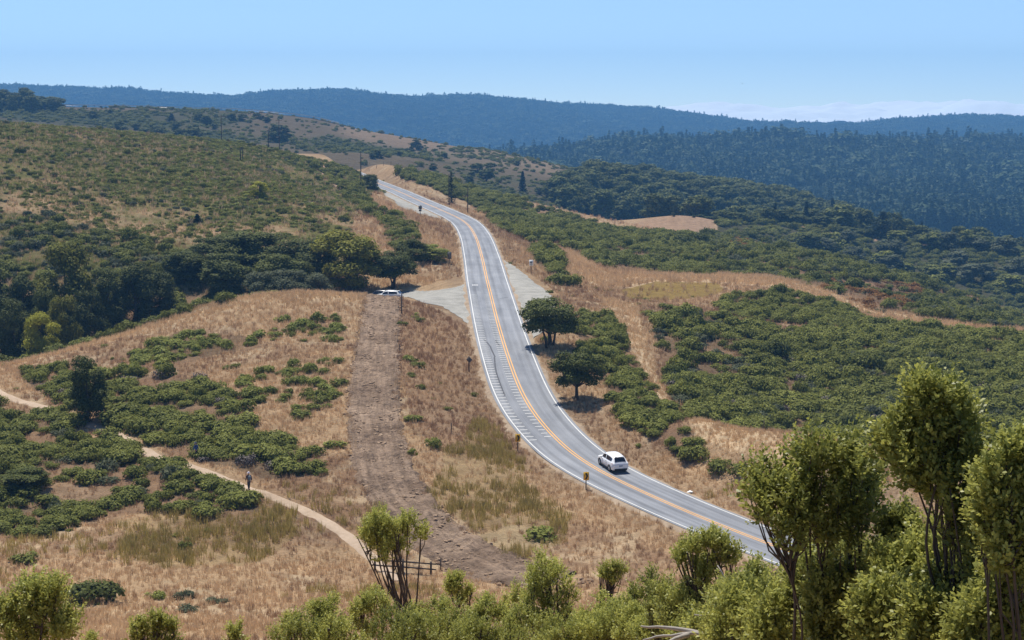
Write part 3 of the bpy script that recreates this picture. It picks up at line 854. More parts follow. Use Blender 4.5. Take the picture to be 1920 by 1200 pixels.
def dirs(m, r, zmin=-0.2):
    d = r.normal(size=(m * 3, 3)); d /= np.linalg.norm(d, axis=1)[:, None]
    d = d[d[:, 2] > zmin][:m]
    while len(d) < m:
        e = r.normal(size=(m, 3)); e /= np.linalg.norm(e, axis=1)[:, None]
        d = np.vstack([d, e[e[:, 2] > zmin]])[:m]
    return d

def blob_foliage(blobs, per, leaf, r, shell=0.35, up=0.45, zmin=-0.25):
    """leaf masses spread over a set of (centre, radius, squash) blobs"""
    Vs = []; Qs = []; Ls = []; k = 0
    for c, rad, sq in blobs:
        m = max(6, int(per * rad * rad))
        d = dirs(m, r, zmin)
        rr = rad * (1 - shell * r.random(m) ** 1.6) * (1 + 0.12 * r.normal(size=m))
        p = np.array(c) + d * rr[:, None] * np.array([1, 1, sq])
        nr = d * 0.9 + np.array([0, 0, up]) + r.normal(size=(m, 3)) * 0.34
        V_, Q_, L_ = leaves(p, nr, leaf * (0.7 + 0.6 * r.random(m)), r=r, lv=np.clip(0.35 + 0.3 * r.normal(size=m) + 0.25 * r.random(), 0, 1))
        Vs.append(V_); Qs.append(Q_ + k); Ls.append(L_); k += len(V_)
    return np.vstack(Vs), np.vstack(Qs), np.concatenate(Ls)

PROTO = {}
def proto(kind, me_list):
    PROTO[kind] = me_list

def make_shrub(seed, mat, leaf=0.17, per=560, flat=0.62, spread=1.0, nb=9):
    r = np.random.default_rng(seed)
    bl = []
    for i in range(nb):
        a = r.random() * 6.283; q = spread * math.sqrt(r.random()) * 0.72
        rad = 0.30 + 0.22 * r.random()
        bl.append(((q * math.cos(a), q * math.sin(a), flat * (0.62 - 0.38 * q * q) + 0.12 * r.random() - 0.1), rad, 0.72))
    V_, Q_, L_ = blob_foliage(bl, per, leaf, r)
    # skirt of inner leaves down to the ground
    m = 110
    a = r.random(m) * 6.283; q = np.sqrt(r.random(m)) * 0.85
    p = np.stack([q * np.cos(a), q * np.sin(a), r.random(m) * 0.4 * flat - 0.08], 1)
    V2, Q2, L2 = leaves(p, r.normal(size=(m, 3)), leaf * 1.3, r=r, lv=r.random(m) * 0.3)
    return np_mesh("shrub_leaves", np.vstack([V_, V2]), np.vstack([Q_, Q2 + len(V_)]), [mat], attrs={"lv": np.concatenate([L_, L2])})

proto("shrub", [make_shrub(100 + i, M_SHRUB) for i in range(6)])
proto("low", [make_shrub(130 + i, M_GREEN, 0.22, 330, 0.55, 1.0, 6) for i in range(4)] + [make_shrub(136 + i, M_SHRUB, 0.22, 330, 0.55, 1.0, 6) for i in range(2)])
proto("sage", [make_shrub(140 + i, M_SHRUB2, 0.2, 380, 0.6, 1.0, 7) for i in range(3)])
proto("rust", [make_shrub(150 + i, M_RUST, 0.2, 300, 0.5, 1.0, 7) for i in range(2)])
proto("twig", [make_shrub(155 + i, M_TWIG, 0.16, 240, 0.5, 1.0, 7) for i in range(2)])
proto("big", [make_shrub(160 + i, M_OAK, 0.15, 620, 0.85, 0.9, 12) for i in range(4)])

def tree_parts(seed, style, leaf_m, bark, leaf=0.034, per=24000):
    """unit-height tree: (trunk mesh data, crown mesh data); style sets the habit"""
    r = np.random.default_rng(seed)
    mb = MB(); bl = []
    if style == "oak":
        base = 0.24
        tr = np.array([(0, 0, -0.03), (0.012, 0.0, 0.10), (-0.01 + 0.02 * r.normal(), 0.02 * r.normal(), base)])
        mb.tube(tr, [0.034, 0.027, 0.022], 7)
        if seed % 2 == 0:
            mb.tube([(0.05, 0.02, -0.03), (0.075, 0.02, 0.12), (0.10, 0.02, 0.34)], [0.020, 0.015, 0.010], 6)
            mb.tube([(-0.045, -0.02, -0.03), (-0.055, -0.02, 0.14), (-0.11, -0.01, 0.36)], [0.022, 0.016, 0.010], 6)
        for i in range(27):
            dv = dirs(1, r, -0.75)[0]
            q = 0.55 + 0.45 * r.random()
            c = np.array([dv[0] * 0.36 * q, dv[1] * 0.36 * q, 0.60 + dv[2] * (0.31 if dv[2] > 0 else 0.34) * q])
            if i % 2 == 0:
                mid = tr[2] * 0.5 + c * 0.5 + np.array([0, 0, -0.03]) + r.normal(size=3) * 0.015
                mb.tube([tr[2], mid, c], [0.015, 0.010, 0.004], 5)
            bl.append((c, 0.085 + 0.075 * r.random(), 0.78))
        for i in range(9):
            a = i * 0.7 + r.random() * 0.5; q = 0.20 + 0.13 * r.random()
            bl.append(((q * math.cos(a), q * math.sin(a), 0.33 + 0.14 * r.random()), 0.09 + 0.05 * r.random(), 0.85))
        bl.append(((0, 0, 0.62), 0.26, 0.9))
    elif style == "round":
        tr = np.array([(0, 0, -0.03), (0, 0, 0.2), (0.01, 0, 0.6)])
        mb.tube(tr, [0.035, 0.028, 0.012], 6)
        for i in range(30):
            a = r.random() * 6.283; z = 0.08 + 0.83 * r.random(); q = 0.30 * math.sqrt(max(0.02, 1 - ((z - 0.5) / 0.46) ** 2)) * (0.5 + 0.5 * r.random())
            c = np.array([q * math.cos(a), q * math.sin(a), z])
            if i % 2 == 0: mb.tube([(0, 0, z * 0.6), c * 0.6 + np.array([0, 0, z * 0.3]), c], [0.010, 0.007, 0.004], 4)
            bl.append((c, 0.10 + 0.07 * r.random(), 0.8))
        bl.append(((0, 0, 0.9), 0.10, 0.9))
    if style in ("oak", "round"):
        V_, Q_, L_ = blob_foliage(bl, per, leaf, r, shell=0.5, zmin=-0.75)
    else:                                                   # conifer: whorls of drooping branches
        mb.tube([(0, 0, -0.03), (0, 0, 0.5), (0, 0, 0.97)], [0.022, 0.014, 0.003], 6)
        P_, N_, S_ = [], [], []
        tiers = 30
        for k in range(tiers):
            f = k / (tiers - 1.0)
            z = 0.10 + 0.88 * f
            R_ = (0.20 if style == "conifer" else 0.15) * (1 - f) ** 0.8 + 0.012
            nb = 9
            for b in range(nb):
                a = r.random() * 6.283
                ln = R_ * (0.6 + 0.5 * r.random())
                m = max(4, int(per * ln / 300))
                s = np.linspace(0.15, 1, m)
                p = np.stack([s * ln * math.cos(a), s * ln * math.sin(a), z - s * ln * (0.45 - 0.3 * f) + 0 * s], 1) + r.normal(size=(m, 3)) * 0.007
                P_.append(p); N_.append(np.array([0.35 * math.cos(a), 0.35 * math.sin(a), 0.9]) + r.normal(size=(m, 3)) * 0.4)
        P_ = np.vstack(P_); N_ = np.vstack(N_)
        V_, Q_, L_ = leaves(P_, N_, leaf * 1.15 * (0.7 + 0.6 * r.random(len(P_))), 0.55, r)
    crown = np_mesh("crown_leaves", V_, Q_, [leaf_m], attrs={"lv": L_})
    return mb.mesh("trunk_limbs", bark, True), crown

TREE = {"oak": [tree_parts(200 + i, "oak", M_OAK, M_BARK) for i in range(4)],
        "bay": [tree_parts(210 + i, "round", M_BAY, M_BARK) for i in range(2)],
        "round": [tree_parts(220 + i, "round", M_OAK, M_BARK) for i in range(3)],
        "yellow": [tree_parts(230, "round", M_YEL, M_BARK)],
        "conifer": [tree_parts(240 + i, "conifer", M_CONIF, M_BARK, 0.034, 12000) for i in range(3)],
        "far_oak": [tree_parts(250 + i, "round", M_OAK, M_BARK, 0.085, 4200) for i in range(4)],
        "far_conifer": [tree_parts(260 + i, "conifer", M_CONIF, M_BARK, 0.075, 5000) for i in range(2)]}

def far_tree(seed, conifer, mat):
    r = np.random.default_rng(seed)
    if conifer:
        P_, N_ = [], []
        for k in range(11):
            f = k / 10.0; z = 0.10 + 0.86 * f; R_ = 0.19 * (1 - f) ** 0.75 + 0.015
            m = int(5 + 9 * (1 - f))
            a = r.random(m) * 6.283; q = R_ * np.sqrt(r.random(m))
            P_.append(np.stack([q * np.cos(a), q * np.sin(a), z - q * 0.4], 1)); N_.append(np.stack([np.cos(a) * .8, np.sin(a) * .8, 0.6 + 0 * a], 1))
        P_ = np.vstack(P_); N_ = np.vstack(N_)
        V_, Q_, L_ = leaves(P_, N_ + r.normal(size=P_.shape) * 0.3, 0.14, 0.7, r)
    else:
        bl = [((0.2 * r.normal() * 0.7, 0.2 * r.normal() * 0.7, 0.45 + 0.3 * r.random()), 0.2 + 0.1 * r.random(), 0.8) for _ in range(6)]
        V_, Q_, L_ = blob_foliage(bl, 300, 0.15, r, zmin=-0.5)
    return np_mesh("forest_tree", V_, Q_, [mat], attrs={"lv": L_})
proto("forest", [far_tree(300 + i, True, M_FOREST) for i in range(4)] + [far_tree(310 + i, False, M_FOREST) for i in range(2)])

def make_tuft(seed, mat, blades=16, h=1.0, spread=0.28, w=0.035, lean=0.35):
    r = np.random.default_rng(seed)
    a = r.random(blades) * 6.283; q = spread * np.sqrt(r.random(blades))
    b = np.stack([q * np.cos(a), q * np.sin(a), -0.05 + 0 * a], 1)
    a2 = r.random(blades) * 6.283; ln = lean * r.random(blades)
    hh = h * (0.5 + 0.5 * r.random(blades))
    tp = b + np.stack([ln * np.cos(a2) * hh, ln * np.sin(a2) * hh, hh], 1)
    s = r.normal(size=(blades, 3)); s[:, 2] = 0; s /= np.linalg.norm(s, axis=1)[:, None]
    md = (b + tp) / 2 + np.array([0, 0, 0.06])
    V_ = np.stack([b - s * w * 0.5, b + s * w * 0.5, md + s * w * 0.45, tp, md - s * w * 0.45], 1).reshape(-1, 3)
    i = np.arange(blades)[:, None] * 5
    Q_ = i + np.array([[0, 1, 2, 4]]); T_ = i + np.array([[4, 2, 3]])
    return np_mesh("grass_tuft", V_, [Q_, T_], [mat], attrs={"lv": np.repeat(r.random(blades), 5)})
proto("straw", [make_tuft(400 + i, M_STRAW) for i in range(4)])
proto("brown", [make_tuft(410 + i, M_BROWNGRASS, 16, 1.0, 0.3) for i in range(3)])
M_HERB = leaf_mat("hill_herb_leaves", (0.095, 0.110, 0.028), (0.265, 0.270, 0.075), trans=0.25)
proto("herb", [make_tuft(430 + i, M_HERB, 22, 1.0, 0.34, 0.05, 0.45) for i in range(3)])
proto("fennel", [make_tuft(420 + i, M_FENNEL, 22, 1.0, 0.3, 0.03, 0.25) for i in range(3)])

def scatter(name, kind, pts, rotz, scl, tint, tilt=None):
    """one object that stands for an uncountable cover: copies of the prototypes at pts"""
    me = np_mesh(name, pts, np.zeros((0, 3), int)) if False else bpy.data.meshes.new(name)
    pts = np.asarray(pts, np.float32)
    me.vertices.add(len(pts)); me.vertices.foreach_set("co", pts.ravel())
    rot = np.zeros((len(pts), 3), np.float32); rot[:, 2] = rotz
    if tilt is not None: rot[:, :2] = tilt
    me.attributes.new("rot", 'FLOAT_VECTOR', 'POINT').data.foreach_set("vector", rot.ravel())
    scl = np.asarray(scl, np.float32)
    if scl.ndim == 1: scl = np.repeat(scl[:, None], 3, 1)
    me.attributes.new("scl", 'FLOAT_VECTOR', 'POINT').data.foreach_set("vector", scl.ravel())
    me.attributes.new("tint", 'FLOAT', 'POINT').data.foreach_set("value", np.asarray(tint, np.float32))
    protos = PROTO[kind]
    me.attributes.new("pid", 'INT', 'POINT').data.foreach_set("value", rng.integers(0, len(protos), len(pts)).astype(np.int32))
    c = bpy.data.collections.new(name + "_plants")
    for i, pm in enumerate(protos):
        c.objects.link(bpy.data.objects.new("%s_%02d" % (kind, i), pm))
    o = link(name, me)
    g = bpy.data.node_groups.new(name, 'GeometryNodeTree')
    g.interface.new_socket("Geometry", in_out='INPUT', socket_type='NodeSocketGeometry')
    g.interface.new_socket("Geometry", in_out='OUTPUT', socket_type='NodeSocketGeometry')
    gi = g.nodes.new("NodeGroupInput"); go = g.nodes.new("NodeGroupOutput")
    ip = g.nodes.new("GeometryNodeInstanceOnPoints"); ci = g.nodes.new("GeometryNodeCollectionInfo")
    ci.inputs["Collection"].default_value = c
    ci.inputs["Separate Children"].default_value = True; ci.inputs["Reset Children"].default_value = True
    def attr(nm, typ):
        a = g.nodes.new("GeometryNodeInputNamedAttribute"); a.data_type = typ; a.inputs[0].default_value = nm
        return a.outputs[0]
    g.links.new(gi.outputs[0], ip.inputs["Points"]); g.links.new(ci.outputs[0], ip.inputs["Instance"])
    ip.inputs["Pick Instance"].default_value = True
    g.links.new(attr("pid", 'INT'), ip.inputs["Instance Index"])
    g.links.new(attr("rot", 'FLOAT_VECTOR'), ip.inputs["Rotation"])
    g.links.new(attr("scl", 'FLOAT_VECTOR'), ip.inputs["Scale"])
    g.links.new(ip.outputs[0], go.inputs[0])
    md = o.modifiers.new("cover", 'NODES'); md.node_group = g
    return tag(o, kind="stuff")

# ------------------------------------------------------------------ where the cover grows
_area = np.zeros_like(D)
_dl = np.gradient(np.exp(gl)); _area[:] = (gu[1] - gu[0]) * D * _dl[None]
_cm = np.maximum.accumulate(TG, axis=1)
SEEN = ((PXG > -280) & (PXG < 2200))

def pick(density, h, margin=0.012):
    """random ground points with the given density (per m2), skipping ground far out of sight"""
    k = SEEN & (density > 0) & ((GZ + h) / D > _cm - margin)
    lam = np.where(k, density * _area, 0)
    cnt = rng.poisson(lam)
    iu, il = np.nonzero(cnt)
    rep = cnt[iu, il]
    iu = np.repeat(iu, rep); il = np.repeat(il, rep)
    u = gu[iu] + (rng.random(len(iu)) - 0.5) * (gu[1] - gu[0])
    y = np.exp(gl[il]) + (rng.random(len(iu)) - 0.5) * _dl[il]
    x = u * y
    return np.stack([x, y, H(x, y)], 1), iu, il

clump = fbm(GX, GY, 11, 3, 80)
clump2 = fbm(GX, GY, 5, 3, 82)
def run(density, kind, r0, r1, label, h=2.0, power=1.6, tint=(0.2, 1.0), gap=0.0):
    p, iu, il = pick(density * clear * (sd_ > 4.2), h)
    m = len(p)
    r_ = r0 + (r1 - r0) * rng.random(m) ** power
    ti = tint[0] + (tint[1] - tint[0]) * np.clip(0.5 * rng.random(m) + 0.9 * (n_big[iu, il] - 0.25), 0, 1)
    return dict(p=p, r=r_, t=ti, kind=kind, label=label)

RUSTZ = P([(1440, 560), (1560, 530), (1700, 530), (1760, 570), (1660, 590), (1540, 580)], 330, 520, 12) \
    + P([(1370, 440), (1450, 450), (1440, 470), (1370, 465)], 400, 580, 8)
cov = []
soft = lambda a, b: sstep(a, b, clump)
cov.append(run(RIGHT_FIELD * 0.22 * (0.45 + 0.8 * soft(0.30, 0.5)), "shrub", 1.0, 2.5, "field", power=1.2))
cov.append(run(RIGHT_FIELD * 0.045, "sage", 0.9, 1.8, "field_grey"))
cov.append(run(RIGHT_FIELD * 0.014 * soft(0.5, 0.6), "big", 1.6, 2.8, "field_dark"))
cov.append(run(RIGHT_FIELD * 0.05 * soft(0.42, 0.6), "twig", 0.8, 1.5, "field_twig"))
cov.append(run(RIGHT_CLUMP * 0.30, "shrub", 1.1, 2.0, "clump"))
cov.append(run(UPPER * 0.16 * (0.3 + soft(0.28, 0.48)) * (PXG < 1330), "shrub", 1.3, 2.6, "upper"))
cov.append(run(UPPER * 0.13 * (0.25 + soft(0.30, 0.5)) * (PXG >= 1330) * (1 - 0.7 * RUSTZ), "shrub", 1.1, 2.6, "upper_right", tint=(0.0, 0.75)))
cov.append(run(UPPER * 0.08 * soft(0.36, 0.5) * (PXG >= 1330), "sage", 1.0, 2.2, "upper_right_grey"))
cov.append(run(UPPER * np.clip(RUSTZ, 0, 1) * 0.26 * soft(0.32, 0.42), "rust", 1.0, 2.1, "rust"))
cov.append(run(UPPER * 0.012 * (PXG >= 1230) * soft(0.45, 0.55), "big", 1.8, 3.4, "upper_dark", h=4))
cov.append(run(((D > 560) & (D < 790) & (PXG > 1345)) * (1 - UPPER) * 0.05, "shrub", 1.5, 3.2, "kslope", h=3, tint=(-0.1, 0.6)))
cov.append(run(ROADSTRIP * 0.34, "shrub", 0.9, 1.9, "strip"))
cov.append(run(HEDGE * 0.22, "shrub", 0.9, 2.0, "hedge"))
cov.append(run(KN1 * 0.30 * (0.25 + 0.9 * soft(0.36, 0.5)), "shrub", 0.9, 1.9, "knoll"))
cov.append(run(KN1 * 0.10 * sstep(770, 800, PYG), "shrub", 1.4, 2.5, "knoll"))
cov.append(run(KN1 * 0.03, "twig", 0.7, 1.3, "knoll_twig"))
cov.append(run(KN2 * 0.34 * (0.15 + soft(0.34, 0.46)), "low", 0.8, 1.6, "knoll_top"))
cov.append(run(KN3 * 0.30 * sstep(0.46, 0.54, fbm(GX * 0.5 + GY * 0.35, GY - GX * 0.8, 9, 3, 86)), "low", 0.6, 1.4, "knoll_slope"))
cov.append(run(KN4 * 0.16 * sstep(0.42, 0.54, clump2), "low", 0.5, 1.2, "strip_edge"))
cov.append(run(BELOW * 0.30 * (0.2 + 0.9 * soft(0.34, 0.48)), "shrub", 0.9, 1.9, "below", tint=(0.1, 0.8)))
cov.append(run(BELOW * 0.03, "sage", 0.7, 1.4, "below_grey"))
cov.append(run(RAVINE * 0.10, "shrub", 1.1, 2.4, "ravine", tint=(0.0, 0.7)))
cov.append(run(SLOPE_LOW * 0.11 * (0.3 + soft(0.3, 0.5)), "shrub", 1.0, 2.3, "slope_low", tint=(0.0, 0.85)))
cov.append(run(SLOPE_LOW * 0.05, "sage", 1.0, 2.0, "slope_low_grey"))
hz_ = sstep(0.36, 0.54, fbm(GX, GY, 30, 4, 84) * 0.5 + clump * 0.5)
cov.append(run(HILL * (1 - SLOPE_LOW) * (1 - HEDGE) * (0.05 + 0.16 * hz_), "low", 0.5, 1.25, "hill", h=1.2, power=2.2, tint=(0.25, 1.0)))
cov.append(run(HILL * (1 - HEDGE) * (0.008 + 0.016 * hz_), "shrub", 0.7, 1.5, "hill_dark", h=1.5, tint=(0.0, 0.7)))
cov.append(run(HILL * 0.012, "sage", 0.6, 1.2, "hill_grey", h=1.2))
gsh = (1 - gb) * GSIDE * sstep(1120, 1060, PXG)
cov.append(run(gsh * 0.030 + GSIDE * 0.006 * (PXG < 1100), "shrub", 1.0, 2.3, "ridge", h=3, tint=(0.1, 0.8)))
loose = ((D > 135) & (D < 330)).astype(float) * (1 - DENSE) * sstep(0.56, 0.64, clump2 * 0.5 + clump * 0.5)
cov.append(run(loose * 0.035 * (PXG < 1800) * (PYG < 1040), "low", 0.35, 0.8, "loose", h=1))

GREENW = P([(985, 985), (1030, 970), (1045, 990), (1030, 1012), (985, 1010)], 140, 170, 3)
# shrubs crowding the lower side of the trail
q_ = []
for x0, x1 in ((86, 146), (208, 264), (290, 452)):
    for px in np.arange(x0, x1, 13):
        k = int(np.argmin(np.abs(to_px(TRAIL[:, 0] / TRAIL[:, 1], H(TRAIL[:, 0], TRAIL[:, 1]) / TRAIL[:, 1])[0] - px)))
        y_ = TRAIL[k, 1] - 2.3 - rng.random(); x_ = TRAIL[k, 0] + rng.normal() * 0.3
        q_.append((x_, y_, float(H(x_, y_))))
q_ = np.array(q_)
cov.append(dict(p=q_, r=1.05 + 0.6 * rng.random(len(q_)), t=0.2 + 0.6 * rng.random(len(q_)), kind="shrub", label="below"))
KEEP = {"field": 60, "clump": 16, "strip": 45, "knoll": 55, "knoll_top": 24, "knoll_slope": 18, "strip_edge": 12, "below": 55}
LAB = {
 "field": ("dense green coyote brush shrub in the thicket that fills the hollow beyond the grassy bank", "coyote brush thicket beyond the grassy bank"),
 "clump": ("green shrub in the small rounded clump between the tan field and the golden grass ridge", "rounded shrub clump below the golden grass ridge"),
 "strip": ("green shrub in the narrow strip running downhill behind the two roadside oaks", "shrub strip behind the two roadside oaks"),
 "knoll": ("rounded green shrub in the thicket on the lower knoll, just above the dirt trail", "thicket on the knoll above the trail"),
 "knoll_top": ("bright green low shrub in the bands just under the dry crest of the knoll", "low shrub bands under the knoll crest"),
 "knoll_slope": ("low green shrub scattered in dry grass left of the ploughed track", "scattered shrubs left of the ploughed track"),
 "strip_edge": ("small green shrub dotted along the right edge of the ploughed track", "small shrubs along the right edge of the ploughed track"),
 "below": ("green shrub in the thicket below the dirt trail where the hikers walk", "thicket below the dirt trail"),
}
def individuals(name, meshes, p, r_, rz, ti, label, cat, group, flat=1.0):
    for i in range(len(p)):
        o = link(name, meshes[int(rng.integers(len(meshes)))], None, tuple(p[i]), (0, 0, float(rz[i])), (float(r_[i]), float(r_[i]), float(r_[i] * flat)))
        o["tint"] = float(ti[i])
        tag(o, label, cat, group)

by_kind = {}
for c in cov:
    p, r_, ti = c["p"], c["r"], c["t"]
    rz = rng.random(len(p)) * 6.283
    k = KEEP.get(c["label"], 0)
    keep = np.zeros(len(p), bool)
    if k and len(p):
        u_ = p[:, 0] / p[:, 1]; t_ = (p[:, 2] + r_) / p[:, 1]
        qx, qy = to_px(u_, t_)
        # in view and not behind a crest
        lim = _cm[np.clip(((u_ - gu[0]) / (gu[1] - gu[0])).astype(int), 0, NU - 1), np.clip(np.searchsorted(gl, np.log(p[:, 1])) - 1, 0, NL - 1)]
        okv = (qx > 0) & (qx < 1920) & (qy < 1180) & (t_ > lim)
        if c["label"] == "field": okv &= ~((qx > 1420) & (qy > 800))
        score = np.where(okv, r_ / p[:, 1], -1)
        top = np.argsort(-score)[:k]
        top = top[score[top] > 0]
        keep[top] = True
        lab, grp = LAB[c["label"]]
        individuals("shrub", PROTO[c["kind"]], p[keep], r_[keep], rz[keep], ti[keep], lab, "shrub", grp)
    e = by_kind.setdefault(c["kind"], [[], [], [], []])
    for a_, b_ in zip(e, (p[~keep], rz[~keep], r_[~keep], ti[~keep])): a_.append(b_)
def bush(px, py, width, label, kind="shrub", tint=0.5, tall=1.0, group=None, dmin=60):
    p = hit(px, py, dmin)
    w = width / F * p[1] / 2 / 0.95
    o = link("shrub", PROTO[kind][int(rng.integers(len(PROTO[kind])))], None, tuple(p), (0, 0, rng.random() * 6.283), (w, w, w * tall))
    o["tint"] = tint
    return tag(o, label, "shrub", group)
bush(1012, 1008, 74, "vivid green low bush in the brown grass below the bend, nearest the chevron signs", "low", 0.8, 0.8)
bush(1352, 884, 62, "left half of the small shrub pair between the car and the golden grass bank", tint=0.35)
bush(1386, 886, 56, "right half of the small shrub pair between the car and the golden grass bank", tint=0.3)
bush(92, 1122, 66, "left of two dark shrubs standing above the bottom left corner brush", "big", 0.35, 1.1)
bush(170, 1130, 110, "wider right one of two dark shrubs above the bottom left corner brush", "big", 0.3, 0.95)
bush(292, 1122, 48, "small green bush in the straw meadow, right of the wide dark shrub", "low", 0.35, 0.9)
bush(345, 1122, 42, "upright grey-green bush in the straw meadow behind another one", "sage", 0.3, 1.1)
bush(352, 1148, 46, "round grey-green bush in the straw meadow, in front of another one", "sage", 0.4, 1.0)
bush(408, 1130, 44, "flat grey-green bush in the straw meadow, rightmost of its row", "sage", 0.4, 0.8)
bush(45, 1052, 60, "bright green bush in the yellow grass at the left edge", "low", 0.6, 0.8)
bush(772, 788, 36, "lone green bush beside the right edge of the ploughed track, halfway down", "low", 0.5, 0.9)
bush(812, 838, 38, "larger green bush on the brown bank right of the ploughed track", "low", 0.5, 1.5)
bush(773, 852, 24, "small bush low on the right edge of the ploughed track", "low", 0.4, 1.4)
bush(838, 768, 20, "small dark bush alone on the brown bank left of the road", "low", 0.3, 0.9)
bush(625, 838, 44, "green bush just left of the ploughed track near the thicket", "low", 0.5, 0.9)
bush(600, 888, 38, "low bush at the right tip of the knoll thicket", "low", 0.45, 0.9)
bush(755, 610, 22, "dark bush around the tall weathered post at the top of the ploughed track", "shrub", 0.4, 1.1)
SNAME = {"shrub": "scrub", "low": "low_scrub", "sage": "sage_scrub", "rust": "dry_scrub", "twig": "dead_scrub", "big": "dark_scrub"}
for k, e in by_kind.items():
    p, rz, r_, ti = [np.concatenate(x) for x in e]
    s3 = np.stack([r_, r_, r_ * (0.85 + 0.9 * rng.random(len(r_)) ** 2)], 1)
    scatter(SNAME[k], k, p, rz, s3, ti)
    print("cover", k, len(p))

# clods of turned earth on the ploughed track
def make_clod(seed):
    r = np.random.default_rng(seed)
    bm = bmesh.new(); bmesh.ops.create_icosphere(bm, subdivisions=2, radius=1.0)
    for v in bm.verts: v.co *= 0.7 + 0.5 * r.random()
    me = bpy.data.meshes.new("clod"); bm.to_mesh(me); bm.free(); me.materials.append(M_CLOD); return me
M_CLOD = dirt_mat("clod_earth", (0.14, 0.094, 0.062), (0.38, 0.275, 0.19), 1.0, 0.5, 0.1)
proto("clod", [make_clod(i) for i in range(4)])
p, iu, il = pick((sd_ < 3.2) * 3.2 * (0.35 + vnoise(GX * 0.7, GY * 0.3, 95)), 0.5, 0.004)
cs = 0.06 + 0.17 * rng.random(len(p)) ** 2.5
p[:, 2] += 0.10
scatter("dirt_clods", "clod", p, rng.random(len(p)) * 6.283, np.stack([cs * 1.3, cs, cs * 0.6], 1), rng.random(len(p)))

# dry grass
def grass(name, kind, density, h0, h1, hgt=1.0):
    p, iu, il = pick(density * (rd > 4.4) * (td_ > 1.0) * (sd_ > 1.7 + 1.6 * vnoise(GX * 0.8, GY * 0.35, 91)), 0.8, 0.004)
    ok = (p[:, 1] > 60)
    p = p[ok]; iu = iu[ok]; il = il[ok]
    s = h0 + (h1 - h0) * rng.random(len(p)) ** 1.3
    s = s * np.clip(p[:, 1] / 200, 0.9, 2.0)
    print("grass", name, len(p))
    w_ = 0.9 + 0.5 * rng.random(len(p))
    scatter(name, kind, p, rng.random(len(p)) * 6.283, np.stack([s * w_, s * w_, s * hgt], 1), np.clip(0.5 * rng.random(len(p)) + 1.1 * (n_mid[iu, il] - 0.3), 0, 1), (rng.random((len(p), 2)) - 0.5) * 0.3)
lot = P([(735, 540), (800, 535), (880, 515), (905, 640), (870, 612), (800, 572), (745, 560)], 230, 330, 0) + P([(940, 485), (990, 512), (1045, 550), (1045, 605), (1000, 640)], 220, 340, 0) + P([(714, 352), (830, 404), (834, 415), (790, 404), (745, 388), (716, 366)], 440, 600, 0)
gd = np.clip(3.6 * (200 / D) ** 2, 0, 4.2) * np.where(D < 105, 0.7, 1) * sstep(640, 480, D) * (1 - DENSE * 0.55) * (D > 60) * (1 - np.clip(lot, 0, 1))
gd = gd * (1 - KSLOPE) * (1 - 0.85 * FIELD)
gd = gd * np.where(HILL > 0.5, 0.35, 1)
bz = sstep(0.44, 0.56, n_big * 0.5 + n_mid * 0.5)
grass("dry_grass", "straw", gd * np.clip(1 - 0.75 * bz + PALE + RIM, 0, 1.6) * (1 - 0.6 * KNB) * (1 - 0.7 * np.clip(FENNEL + FENNEL2, 0, 1)), 0.35, 0.85)
grass("brown_grass", "brown", gd * (1 - 0.9 * PALE) * (1 - 0.8 * RIM) * (0.08 + 0.45 * bz + 0.5 * KNB) * (1 - 0.6 * np.clip(FENNEL + FENNEL2, 0, 1)), 0.3, 0.75)
grass("fennel_weeds", "fennel", np.clip(FENNEL + FENNEL2, 0, 1) * 2.6 * sstep(0.34, 0.5, clump2) + (D > 120) * (D < 175) * (PXG < 1400) * 0.9 * sstep(0.55, 0.65, clump) * (1 - DENSE), 0.6, 1.5)

grass("hill_herbs", "herb", HILL * (1 - HEDGE) * (0.12 + 0.85 * hz_), 0.30, 0.55, 0.8)

# forests on the far ridges
def forest(name, mask, dens, h0, h1, w0, w1):
    p, iu, il = pick(mask * dens, 25, 0.02)
    h = h0 + (h1 - h0) * np.clip(0.55 * rng.random(len(p)) + 1.3 * (fbm(p[:, 0], p[:, 1], 90, 3, 89) - 0.3), 0, 1.1)
    h = np.where((rng.random(len(p)) < 0.06) & (p[:, 1] > 1750), h * 1.4, h)
    w = h * (w0 + (w1 - w0) * rng.random(len(p)))
    print("forest", name, len(p))
    scatter(name, "forest", p, rng.random(len(p)) * 6.283, np.stack([w, w, h], 1), np.clip(rng.random(len(p)) * 0.6 + 1.9 * (fbm(p[:, 0], p[:, 1], 260, 4, 88) - 0.42), 0, 1))
forest("forest", ((D > 1420) & (D < 3400)).astype(float), 1 / 58.0, 11, 28, 0.8, 1.5)
forest("ridge_forest", ((D >= 3400) & (D < 5420)).astype(float), 1 / 120.0, 8, 17, 1.3, 2.1)

# ------------------------------------------------------------------ trees one can tell apart
_used = {}
def mesh_variant(me, old, new):
    """same shape, other foliage material"""
    key = (me.name, new.name)
    if key not in _used:
        c = me.copy()
        for i, m in enumerate(c.materials):
            if m == old: c.materials[i] = new
        _used[key] = c
    return _used[key]

